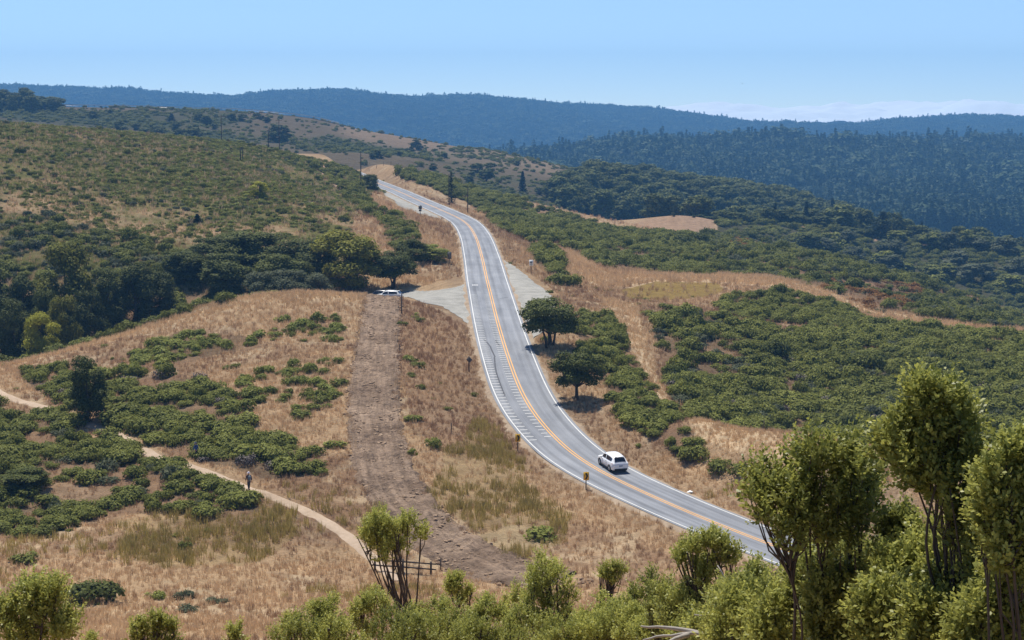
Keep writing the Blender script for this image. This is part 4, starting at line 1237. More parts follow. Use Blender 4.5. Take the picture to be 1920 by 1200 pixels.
JOINED = {}
def joined(pair, key):
    """trunk and crown as one mesh, for trees a few pixels high"""
    if key not in JOINED:
        bm = bmesh.new(); bm.from_mesh(pair[0]); n0 = len(bm.faces)
        bm.from_mesh(pair[1])
        me = bpy.data.meshes.new("far_tree")
        for i, f in enumerate(bm.faces): f.material_index = 0 if i < n0 else 1
        bm.to_mesh(me); bm.free()
        me.materials.append(pair[0].materials[0]); me.materials.append(pair[1].materials[0])
        a = me.attributes.get("lv") or me.attributes.new("lv", 'FLOAT', 'POINT')
        nv0 = len(pair[0].vertices)
        src = np.zeros(len(pair[1].vertices), np.float32); pair[1].attributes["lv"].data.foreach_get("value", src)
        a.data.foreach_set("value", np.concatenate([np.zeros(nv0, np.float32), src]))
        JOINED[key] = me
    return JOINED[key]

def tree(kind, px, d, top, width, label, name="oak_tree", cat="tree", group=None, tint=0.4, parts=True, base=None, rz=None, mat=None, z0=None, var=None):
    """a tree standing at distance d under photo column px, its top at photo row `top`, `width` photo pixels wide"""
    p = ground(px, d)
    if z0 is not None: p[2] = z0
    _, t = ray(px, top)
    h = max(1.0, t * d - p[2])
    nat = {"oak": 0.92, "bay": 0.66, "round": 0.66, "yellow": 0.66, "conifer": 0.40, "far_oak": 0.66, "far_conifer": 0.40}[kind]
    w = width / F * d / nat
    lst = TREE[kind]
    i = int(rng.integers(len(lst))) if var is None else var
    rz = rng.random() * 6.283 if rz is None else rz
    if parts:
        o = empty(name, tuple(p), rz)
        o.scale = (w, w, h)
        link("trunk", lst[i][0], o)
        cm_ = lst[i][1]
        if mat: cm_ = mesh_variant(cm_, cm_.materials[0], mat)
        c = link("crown", cm_, o)
        c["tint"] = tint
    else:
        me = joined(lst[i], (kind, i))
        if mat: me = mesh_variant(me, lst[i][1].materials[0], mat)
        o = link(name, me, None, tuple(p), (0, 0, rz), (w, w, h))
        o["tint"] = tint
    return tag(o, label, cat, group)

# by the road and the lot
tree("oak", 1030, 231, 544, 140, "dark oak with several trunks shading the right edge of the road", tint=0.4, var=0, rz=0.4)
tree("oak", 1082, 202.5, 648, 116, "small oak with one leaning trunk standing in dry grass just past the larger roadside oak", tint=0.55, var=1, rz=2.2)
tree("bay", 655, 300, 431, 118, "bright yellow-green tree with a dense domed crown above the parked cars", "bay_tree", tint=0.95, var=0)
tree("oak", 737, 300, 466, 104, "dark spreading oak on two slanting trunks at the gravel lot", tint=0.3, var=2, rz=1.0)
tree("round", 694, 556, 326, 34, "dark evergreen beside the tall utility pole at the upper bend", "evergreen_tree", tint=0.15, var=1)
for px, top, wd, d, ti in ((398, 448, 92, 312, 0.1), (447, 436, 98, 314, 0.2), (500, 440, 96, 315, 0.15), (552, 452, 90, 312, 0.25), (352, 474, 80, 306, 0.2), (598, 448, 80, 310, 0.1), (424, 478, 90, 300, 0.05), (530, 480, 90, 300, 0.1)):
    tree("round", px, d, top - 4, wd * 1.05, "dark rounded oak in the grove left of the bright yellow-green tree", group="oaks of the grove at the hill foot", tint=ti + 0.3)
for px, top, wd, d in ((490, 510, 74, 284), (545, 506, 84, 284), (592, 512, 60, 285)):
    tree("round", px, d, top, wd, "low grey-green willow in front of the dark oak grove, behind the dry crest", "willow_tree", group="grey willows behind the dry crest", tint=0.5, mat=M_SHRUB2)
tree("conifer", -6, 262, 424, 92, "nearly black conifer cut off by the left edge of the photo", "conifer_tree", tint=-0.5)
tree("bay", 126, 284, 458, 112, "tall dark tree with olive yellow tops in the ravine below the left hill", "bay_tree", tint=0.0, var=1)
tree("yellow", 77, 255, 582, 62, "small yellow-green tree glowing against the dark ravine thicket", "sapling_tree", tint=0.45)
tree("round", 122, 268, 556, 62, "pale yellowish bushy tree in the ravine between the glowing sapling and the tall dark tree", "bushy_tree", tint=0.2, mat=M_BAY)
for px, top, wd, d, ti in ((28, 560, 76, 258, 0.0), (205, 502, 74, 290, 0.1), (255, 496, 76, 292, 0.2), (300, 508, 62, 294, 0.15), (168, 545, 66, 276, 0.1), (40, 520, 90, 280, -0.2), (85, 545, 60, 275, 0.0)):
    tree("round", px, d, top, wd, "dark evergreen tree crowded into the ravine behind the dry crest", "evergreen_tree", group="dark evergreens in the ravine", tint=ti)
tree("yellow", 487, 388, 339, 30, "lone bright yellow-green sapling on the left hillside", "sapling_tree", tint=0.6)
tree("far_conifer", 370, 352, 401, 22, "tiny dark conifer on the bare middle of the left hillside", "conifer_tree", tint=0.1)
tree("round", 165, 191, 668, 74, "dark tall shrubby tree beside the dirt trail on the knoll", "evergreen_tree", tint=0.05, var=0)
tree("round", 46, 163, 876, 96, "dark round-headed tree in the thicket at the left edge below the trail", "evergreen_tree", tint=0.1, var=2)
tree("round", 812, 322, 458, 62, "leafy green tree by the back of the road sign, left of the road", "bushy_tree", tint=0.6, mat=M_GREEN)
tree("round", 772, 318, 448, 54, "dark bushy tree above the gravel lot, right of the spreading oak", "bushy_tree", tint=0.3)
tree("conifer", 846, 520, 322, 24, "dark narrow conifer in the shrubs right of the upper bend", "conifer_tree", tint=0.1)
for px, top, wd, d in ((1300, 404, 8, 690), (1313, 402, 14, 700), (1262, 398, 8, 690)):
    tree("far_oak", px, d, top, wd, "tiny dark oak on the bare tan hillock right of the road", group="tiny oaks on the tan hillock", tint=0.1, parts=False)
K = [(1355, 393, 40), (1378, 397, 44), (1402, 398, 40), (1330, 414, 34), (1422, 406, 36), (1440, 388, 26), (1466, 393, 44), (1483, 390, 30), (1502, 404, 42), (1525, 418, 40), (1540, 405, 44), (1548, 412, 40), (1583, 424, 40), (1606, 428, 40), (1632, 428, 36),
     (1692, 432, 40), (1716, 442, 40), (1745, 446, 36), (1772, 436, 58), (1806, 450, 40), (1838, 442, 38), (1852, 448, 50), (1878, 454, 40), (1906, 462, 44), (1950, 468, 44)]
for px, top, wd in K:
    d = np.interp(px, [1330, 1405, 1504, 1690, 1920], [705, 745, 768, 762, 750]) - 6
    tree("far_oak", px, d, top, wd, "dark round oak on the tan ridge across the wooded valley at right", group="oaks along the tan ridge", tint=0.05 + 0.2 * rng.random(), parts=False)
tree("conifer", 1655, 758, 396, 82, "broad dark pine towering over the oaks on the tan ridge", "pine_tree", tint=0.1)
for k in range(34):
    px = 1500 + 440 * rng.random(); f = rng.random()
    d = 745 - 110 * f
    g = ground(px, d)
    row = row_of(g)[1]
    tree("far_oak", px, d, row - 24 - 16 * rng.random(), 30 + 24 * rng.random(), "pale green tree on the near slope below the tan ridge", group="pale trees below the tan ridge", tint=0.3 + 0.6 * rng.random(), parts=False, mat=M_SHRUB2 if rng.random() < 0.6 else M_SHRUB)
# on the far ridge with the guard rail
for px, top, wd, d, k in ((175, 209, 16, 1240, "far_oak"), (207, 205, 10, 1270, "far_oak"), (185, 232, 20, 1150, "far_oak"), (225, 228, 26, 1080, "far_oak"), (256, 231, 14, 1140, "far_oak"), (275, 240, 28, 1060, "far_oak"), (296, 236, 30, 1070, "far_oak"),
                          (322, 214, 18, 1080, "far_conifer"), (340, 242, 36, 1040, "far_oak"), (368, 240, 38, 1040, "far_oak"), (312, 250, 26, 1030, "far_oak"), (356, 236, 18, 1080, "far_oak"), (385, 256, 26, 1020, "far_oak"), (333, 228, 18, 1100, "far_oak"),
                          (374, 214, 16, 1230, "far_oak"), (388, 217, 20, 1220, "far_oak"), (433, 213, 17, 1240, "far_oak"), (455, 214, 15, 1235, "far_oak"), (482, 212, 12, 1240, "far_oak"), (491, 217, 9, 1240, "far_oak"), (501, 220, 12, 1225, "far_oak"), (405, 215, 6, 1262, "far_oak"),
                          (402, 231, 13, 1150, "far_oak"), (524, 235, 36, 1080, "far_oak"), (515, 245, 22, 1060, "far_oak"), (698, 287, 12, 940, "far_oak"), (707, 281, 16, 960, "far_oak"), (715, 288, 10, 945, "far_oak"), (750, 284, 10, 980, "far_oak"), (780, 262, 16, 1060, "far_oak"),
                          (787, 272, 12, 1030, "far_oak"), (772, 276, 12, 1020, "far_oak"), (833, 287, 12, 1050, "far_oak"), (812, 306, 14, 930, "far_oak"), (895, 306, 20, 960, "far_oak"), (912, 316, 26, 930, "far_oak"), (920, 305, 18, 980, "far_oak"), (884, 322, 12, 900, "far_oak"), (970, 302, 10, 1090, "far_oak"),
                          (880, 330, 14, 880, "far_oak"), (1050, 348, 16, 960, "far_oak"), (1040, 356, 22, 930, "far_oak"), (1010, 352, 14, 920, "far_oak")):
    q_ = hit(px, top + 0.9 * wd, 800)
    tree(k, px, float(q_[1]), top - 1, wd * 1.15, "small dark tree on the far ridge crossed by the pale road" if px < 560 else "small dark tree on the brushy flank below the far ridge",
         "far_tree", group="dark trees on the far ridge" if px < 560 else "dark trees on the ridge flank", tint=0.0 + 0.2 * rng.random(), parts=False)
tree("far_conifer", 980, 880, 321, 18, "lone dark conifer standing on the brushy flank of the far ridge", "conifer_tree", tint=0.05)
for px, top in ((1300, 332), (1322, 334), (1262, 335), (1560, 372)):
    tree("far_conifer", px, 1060, top, 22, "dark pointed conifer rising above the oak wood at the head of the valley", "conifer_tree", group="conifers above the oak wood", tint=0.1, parts=False)
for k in range(30):
    px = -40 + 160 * rng.random(); d = 1130 + 130 * rng.random()
    row = row_of(ground(px, d))[1]
    tree("far_oak", px, d, row - 18 - 10 * rng.random() - 10 * (px < 60), 20 + 14 * rng.random(), "dark tree in the wood at the left end of the far ridge", "far_tree", group="wood at the left end of the far ridge", tint=0.3 * rng.random(), parts=False)
# oak wood on the flank of the far ridge
WOODZ = P([(1020, 372), (1060, 352), (1120, 333), (1240, 338), (1330, 350), (1420, 368), (1560, 396), (1760, 432), (2100, 470), (2100, 640), (1450, 640), (1345, 410), (1190, 425), (1120, 412), (1060, 400)], 730, 1140, 3) * ((PXG < 1330) | (D > 790))
wp, _, _ = pick(WOODZ * (1 - GRASSHILL) / 95.0, 12, 0.004)
order = np.argsort(wp[:, 1])
wq = to_px(wp[:, 0] / wp[:, 1], (wp[:, 2] + 9) / wp[:, 1])
inview = np.nonzero((wq[0] > 0) & (wq[0] < 1920))[0]
solo = inview[np.argsort(wp[inview, 1])][:90]
for i in solo:
    h = 8 + 6 * rng.random()
    c = rng.random() < 0.07
    k_ = "far_conifer" if c else "far_oak"
    j = int(rng.integers(len(TREE[k_])))
    w_ = h * (1.0 if c else 1.25) * (0.9 + 0.5 * rng.random())
    o = link("wood_tree", joined(TREE[k_][j], (k_, j)), None, tuple(wp[i]), (0, 0, rng.random() * 6.283), (w_, w_, h * (1.15 if c else 1)))
    o["tint"] = 0.1 + 0.5 * float(rng.random())
    tag(o, "dark tree in the oak wood that fills the valley beyond the shrub hill", "tree", "oak wood beyond the shrub hill")
rest = np.setdiff1d(np.arange(len(wp)), solo)
proto("wood", [joined(TREE["far_oak"][j], ("far_oak", j)) for j in range(4)])
hh = 8 + 7 * rng.random(len(rest))
ww = hh * (1.15 + 0.5 * rng.random(len(rest)))
scatter("woods", "wood", wp[rest], rng.random(len(rest)) * 6.283, np.stack([ww, ww, hh], 1), 0.1 + 0.5 * rng.random(len(rest)))

# ------------------------------------------------------------------ near brush at the viewer's feet
def brush(px, d, top, width, crown_rows, seed, label, group=None, lean=0.0, leaf=0.03, n_shoots=700, base_px=None, mat=M_FG, tint=0.4, lobes=7, stems=8, name="coyote_brush", bare=True, open_=0.0):
    """shrub whose crown spans photo rows top..top+crown_rows, `width` pixels wide, at distance d"""
    r = np.random.default_rng(seed)
    b = ground(base_px if base_px is not None else px, d)
    s = d / F
    uc, tc = ray(px, top + crown_rows / 2.0)
    c0 = np.array([uc * d, d, tc * d])
    hw, hh = width * s / 2, crown_rows * s / 2
    near = d < 16.5
    lobes = int(lobes * (5.2 if crown_rows > 100 else 3.2))
    leaf = leaf * (1.45 if near else 1.25)
    n_shoots = int(n_shoots * (0.85 if near else 1.1))
    # crown lobes: many small ones, so that the outline is ragged and lets gaps through
    vee = 0.9 if bare and crown_rows < width * 1.25 else 0.35
    solid = crown_rows >= 0.75 * width and group is not None or name == "low"
    lb = []
    tries = [c0]
    for i in range(lobes):
        best = None
        for _ in range(4):                                   # keep the small clusters apart
            a = r.random() * 6.283
            q = math.sqrt(r.random()) * (0.96 if not solid else 0.88)
            x_, z_ = math.cos(a) * q, math.sin(a) * q
            z_ = max(z_, -0.95 + vee * abs(x_))
            c = c0 + np.array([x_ * hw, (r.random() - 0.5) * hw * 1.1, z_ * hh])
            dm = min(np.linalg.norm((c - t_) / np.array([hw, hw, hh])) for t_ in tries)
            if best is None or dm > best[0]: best = (dm, c)
        tries.append(best[1])
        lb.append((best[1], (0.085 + 0.10 * r.random()) * (1.35 if solid else 1.0)))
    if not solid:
        lb = [q_ for q_ in lb if r.random() > 0.24]
    for i in range(int(len(lb) * (0.25 if solid else 0.6))):   # upright sprays that break the outline
        c, rad = lb[int(r.integers(len(lb)))]
        lb.append((c + np.array([(r.random() - 0.5) * hw * 0.4, (r.random() - 0.5) * hw * 0.4, rad * hh * (1.0 + 1.3 * r.random())]), 0.045 + 0.055 * r.random()))
    wsum = sum(q_[1] ** 2 for q_ in lb)
    P_, Dn = [], []
    for c, rad in lb:
        m = max(8, int(n_shoots * rad ** 2 / wsum))
        dr = dirs(m, r, -0.75)
        q = (0.35 + 0.65 * r.random(m) ** 0.6)[:, None]
        p = c + dr * q * np.array([rad * hw, rad * hw, rad * (0.5 * hh + 0.5 * hw) * 1.7]) * 1.1
        keep = r.random(m) > open_
        if rad > 0.2: keep &= r.random(m) < 0.9
        P_.append(p[keep]); Dn.append((dr * 0.55 + np.array([0, 0, 0.8]) + r.normal(size=(m, 3)) * 0.25)[keep])
    P_ = np.vstack(P_); Dn = np.vstack(Dn); Dn /= np.linalg.norm(Dn, axis=1)[:, None]
    # shoots with spiral leaves
    k = 11
    L_ = leaf * 3.6
    f = np.linspace(0, 1, k)[None, :, None]
    ax = P_[:, None] + Dn[:, None] * (f * L_)
    rad_ = r.normal(size=(len(P_), k, 3)); rad_ -= (rad_ * Dn[:, None]).sum(-1, keepdims=True) * Dn[:, None]
    rad_ /= np.linalg.norm(rad_, axis=-1, keepdims=True) + 1e-9
    axis = Dn[:, None] * 0.75 + rad_ * 0.8
    axis /= np.linalg.norm(axis, axis=-1, keepdims=True)
    size = leaf * (0.65 + 0.6 * r.random((len(P_), k, 1))) * (1.05 - 0.35 * f)
    A_ = axis; B_ = np.cross(A_, rad_ + 0.25 * r.normal(size=rad_.shape)); B_ /= np.linalg.norm(B_, axis=-1, keepdims=True) + 1e-9
    base = ax + rad_ * 0.002
    Nn = np.cross(A_, B_)
    v0 = base; v2 = base + A_ * size
    v1 = base + A_ * size * 0.58 + B_ * size * 0.31 + Nn * size * 0.05; v3 = base + A_ * size * 0.58 - B_ * size * 0.31 + Nn * size * 0.05
    V_ = np.stack([v0, v1, v2, v3], 2).reshape(-1, 3) - b
    Q_ = np.arange(len(V_)).reshape(-1, 4)
    sh_t = r.random((len(P_), 1)) * 0.6 - 0.1
    lv = np.clip(sh_t + 0.25 * r.random((len(P_), k)) + 0.35 * f[..., 0], 0, 1)
    lv = np.repeat(lv.ravel(), 4)
    o = empty(name, tuple(b))
    fo = link("foliage", np_mesh("foliage", V_, Q_, [mat], attrs={"lv": lv}), o)
    fo["tint"] = tint
    # stems
    mb = MB()
    root = np.zeros(3)
    tw = []
    order_ = r.permutation(len(lb))
    for i, (c, rad) in enumerate([lb[int(k_)] for k_ in order_[:stems]]):
        for j in range(1):
            tip = c - b + r.normal(size=3) * np.array([hw, hw, hh]) * 0.12
            st = root + np.array([r.normal() * 0.05 * d / 10, r.normal() * 0.05 * d / 10, -0.1])
            m1 = st + (tip - st) * 0.42 + np.array([(tip - st)[0] * 0.06, 0, 0]) + r.normal(size=3) * 0.022 * np.linalg.norm(tip)
            m2 = st + (tip - st) * 0.72 + r.normal(size=3) * 0.028 * np.linalg.norm(tip)
            rr = 0.016 * (0.7 + 0.5 * r.random()) * (1 if d < 16 else 1.5)
            path = spline(np.array([st, m1, m2, tip]), 0.12)
            mb.tube(path, np.linspace(rr, rr * 0.35, len(path)), 5)
            tw.append((m1, m2, tip, rr))
    for c, rad in lb:                                        # every leaf cluster hangs on a twig of the nearest stem
        e = c - b - np.array([0, 0, rad * hh * 0.8])
        m1, m2, tip, rr = min(tw, key=lambda q_: abs((q_[1] - e)[0]) + 0.4 * np.linalg.norm(q_[1] - e))
        st = m2 + (tip - m2) * 0.5 * r.random() if e[2] > m2[2] else m1 + (m2 - m1) * r.random()
        mm = st * 0.5 + e * 0.5 + np.array([(e - st)[0] * 0.12, 0, -0.03]) + r.normal(size=3) * 0.02
        mb.tube([st, mm, e, e + np.array([0, 0, rad * hh * 1.2])], [rr * 0.42, rr * 0.30, rr * 0.2, rr * 0.08], 4, cap=False)
    mb.build("stems", M_STEM, o, smooth_=True)
    return tag(o, label, "shrub", group)

B = brush
B(1532, 11.0, 842, 236, 214, 1, "large leafy brush leaning left over the near end of the road", base_px=1600, n_shoots=1500, lobes=10, stems=10, tint=0.25)
B(1738, 10.0, 748, 168, 190, 2, "tallest near brush, an olive crown on long bare dark stems", base_px=1792, n_shoots=1500, lobes=9, stems=9, tint=0.35)
B(1905, 9.0, 822, 130, 290, 3, "tall brush cut off by the right edge of the photo", base_px=1910, n_shoots=1500, lobes=9, stems=8, tint=0.5)
B(1808, 9.8, 850, 110, 200, 31, "thin half-bare brush between the tallest crown and the right edge", base_px=1830, n_shoots=260, lobes=7, stems=14, tint=0.2, open_=0.3)
B(1322, 17.0, 1003, 104, 86, 4, "wind-swept brush leaning left on long grey stems above the dead branches", base_px=1425, n_shoots=700, lobes=7, stems=9, tint=0.65)
B(1030, 22.0, 1058, 104, 130, 7, "upright pale green brush in the middle of the bottom edge", n_shoots=900, lobes=8, stems=7, tint=0.7)
B(1150, 25.0, 1062, 50, 34, 6, "small flat-topped shrub on thin bare stems below the road", n_shoots=260, lobes=5, stems=9, tint=0.45)
B(733, 28.0, 962, 118, 92, 9, "tall vase-shaped shrub with a bare fan of dark stems in front of the wooden rail", base_px=778, n_shoots=1000, lobes=9, stems=22, tint=0.6, leaf=0.036)
B(861, 26.0, 1080, 48, 56, 10, "small pale shrub just right of the tall vase-shaped shrub", n_shoots=320, lobes=5, stems=6, tint=0.75, leaf=0.034)
B(72, 16.0, 1102, 150, 130, 14, "bright leafy brush filling the bottom left corner", n_shoots=1200, lobes=8, stems=6, tint=0.5)
B(700, 24.0, 1118, 84, 90, 11, "pale brush under the foot of the vase-shaped shrub", n_shoots=620, lobes=6, stems=6, tint=0.7)
B(592, 22.0, 1136, 112, 90, 12, "rounded light green brush left of the vase-shaped shrub at the bottom edge", n_shoots=800, lobes=6, stems=5, tint=0.6)
B(915, 22.0, 1128, 110, 100, 13, "light green brush at the bottom edge below the small pale shrub", n_shoots=800, lobes=6, stems=5, tint=0.65)
B(810, 23.0, 1140, 110, 80, 15, "light green brush at the bottom edge right below the bare fan of stems", n_shoots=700, lobes=6, stems=5, tint=0.55)
B(970, 24.0, 1105, 60, 90, 16, "thin yellowing brush just left of the upright pale brush", n_shoots=300, lobes=6, stems=8, tint=0.85, open_=0.25)
B(1130, 21.0, 1120, 100, 100, 17, "yellow-green brush right of the upright pale brush", n_shoots=700, lobes=6, stems=6, tint=0.8)
B(1215, 20.0, 1090, 110, 120, 18, "dense green brush below the small flat-topped shrub", n_shoots=900, lobes=7, stems=5, tint=0.35, mat=M_FG)
B(1262, 18.0, 1120, 90, 100, 19, "deep green brush left of the wind-swept stems", n_shoots=800, lobes=7, stems=6, tint=0.2)
B(1540, 12.0, 1062, 130, 150, 20, "dark green brush under the large leaning brush", n_shoots=1200, lobes=8, stems=5, tint=0.1)
B(1600, 11.0, 1065, 150, 150, 21, "leafy brush under the stems between the leaning brush and the tallest brush", n_shoots=1200, lobes=8, stems=5, tint=0.45)
B(1710, 10.5, 1040, 150, 170, 22, "yellowish leafy brush at the foot of the tallest brush", n_shoots=1300, lobes=8, stems=5, tint=0.6)
B(1820, 10.0, 1080, 150, 150, 23, "dark brush right of the foot of the tallest brush", n_shoots=1200, lobes=8, stems=5, tint=0.2)
B(1890, 9.4, 1090, 150, 150, 24, "leafy brush in the bottom right corner", n_shoots=1200, lobes=8, stems=5, tint=0.4)
B(1405, 14.0, 1085, 120, 130, 25, "bushy green brush behind the dead branches", n_shoots=900, lobes=7, stems=5, tint=0.45)
B(1350, 15.0, 1125, 120, 100, 26, "yellow-green brush around the dead branches", n_shoots=800, lobes=6, stems=5, tint=0.6)
B(1675, 11.2, 985, 80, 120, 27, "slim dark brush between the leaning brush and the tallest brush", base_px=1690, n_shoots=500, lobes=6, stems=6, tint=0.05)
B(1560, 12.5, 1120, 160, 110, 28, "low leafy brush at the bottom edge below the leaning brush", n_shoots=900, lobes=7, stems=4, tint=0.55)
B(1330, 16.0, 1160, 150, 80, 29, "low green brush at the bottom edge below the dead branches", n_shoots=700, lobes=6, stems=4, tint=0.4)
B(1215, 19.0, 1160, 130, 80, 30, "low brush at the bottom edge, next right of the yellow-green one", n_shoots=700, lobes=6, stems=4, tint=0.65)
B(1080, 22.0, 1160, 110, 80, 32, "low brush at the foot of the upright pale brush", n_shoots=600, lobes=6, stems=4, tint=0.5)
LOWF = [(560, 1165, 21), (640, 1160, 21), (745, 1150, 22), (770, 1165, 21.5), (850, 1140, 22.5), (880, 1165, 21), (985, 1150, 21.5), (1050, 1170, 20), (1165, 1140, 20), (1190, 1120, 20.5), (1240, 1150, 18.5), (1110, 1165, 20), (1300, 1130, 17), (950, 1170, 21)]
for i, (px, top, d_) in enumerate(LOWF):
    B(px, d_, top, 105, 95, 300 + i, "low light green brush in the leafy band along the bottom edge of the photo", "leafy band along the bottom edge", n_shoots=420, lobes=6, stems=5, tint=0.2 + 0.7 * rng.random())
FILL = [(1385, 1092, 14.5), (1440, 1098, 13.5), (1525, 1045, 12.8), (1585, 1020, 12.2), (1640, 1045, 11.5), (1690, 1075, 11.0), (1745, 1010, 10.8), (1775, 1060, 10.3), (1840, 1020, 10.2), (1880, 985, 9.6), (1915, 1040, 9.2), (1660, 1110, 10.0), (1740, 1130, 9.6), (1840, 1140, 9.2), (1560, 1095, 11.0), (1460, 1130, 12.0), (1380, 1120, 13.4), (1290, 1085, 17.0)]
for i, (px, top, d_) in enumerate(FILL):
    B(px, d_, top, 120, 150, 200 + i, "leafy green brush crowding the foot of the tall brush in the lower right corner", "brush crowding the lower right corner", n_shoots=620, lobes=7, stems=4, tint=0.05 + 0.6 * rng.random())
for i, (px, top) in enumerate(((258, 1158), (285, 1150), (305, 1160), (330, 1172), (443, 1176), (180, 1170))):
    B(px, 18.0, top, 26, 70, 50 + i, ["slim leafy shoot rising from the bottom edge right of the corner brush", "tallest slim leafy shoot at the bottom edge, right of the corner brush", "slim shoot just right of the tallest one at the bottom edge",
      "short slim shoot, rightmost of the bunch beside the corner brush", "lone leafy shoot at the bottom edge left of the rounded light green brush", "low shoot touching the corner brush on its right"][i], n_shoots=90, lobes=3, stems=4, tint=0.6)

def dead_branch(pts, d, label, rad=0.03):
    P3 = []
    for px, py, dd in pts[0]:
        u, t = ray(px, py); P3.append(np.array([u * dd, dd, t * dd]))
    b = P3[0].copy()
    mb = MB()
    for pl in pts:
        q = []
        for px, py, dd in pl:
            u, t = ray(px, py); q.append(np.array([u * dd, dd, t * dd]) - b)
        q = spline(np.array(q), 0.06)
        q += rng.normal(size=q.shape) * 0.004
        mb.tube(q, np.linspace(rad, rad * 0.3, len(q)), 6)
    o = mb.build("dead_branch", M_DEADWOOD, None, tuple(b), smooth_=True)
    return tag(o, label, "branch")
dead_branch([[(1440, 1232, 14), (1330, 1192, 14), (1260, 1190, 14), (1205, 1200, 13.9)], [(1330, 1192, 14), (1262, 1178, 14.1), (1200, 1174, 14.1)], [(1290, 1190, 14), (1240, 1208, 13.8)]], 14, "grey dead branch forking along the bottom edge below the wind-swept brush", 0.028)
dead_branch([[(1440, 1200, 15), (1390, 1165, 15), (1340, 1155, 15), (1300, 1152, 15)], [(1390, 1165, 15), (1370, 1110, 15.2), (1345, 1060, 15.3)], [(1400, 1172, 15), (1372, 1130, 15.1), (1330, 1105, 15.2)]], 15, "bleached dead limb splitting upward at the base of the wind-swept brush", 0.018)

# ------------------------------------------------------------------ vehicles
M_CARWHITE = plain("white_car_paint", (0.78, 0.79, 0.80), 0.25, spec=0.6, var=0.02)
M_CARDARK = plain("dark_car_paint", (0.03, 0.035, 0.045), 0.25, spec=0.6, var=0.05)
M_CARSILVER = plain("silver_car_paint", (0.55, 0.57, 0.58), 0.25, spec=0.6, var=0.03)
M_GLASS = plain("tinted_car_glass", (0.018, 0.018, 0.028), 0.08, spec=0.8, var=0.05)
M_TYRE = plain("tyre_rubber", (0.022, 0.022, 0.022), 0.8)
M_RIM = plain("alloy_rim", (0.35, 0.35, 0.36), 0.35, 0.8)
M_TAIL = plain("red_tail_lamp", (0.45, 0.02, 0.02), 0.2, spec=0.6)
M_PLATE = plain("number_plate_blue_grey", (0.28, 0.32, 0.42), 0.5)
M_TRIM = plain("black_plastic_trim", (0.025, 0.025, 0.027), 0.6)

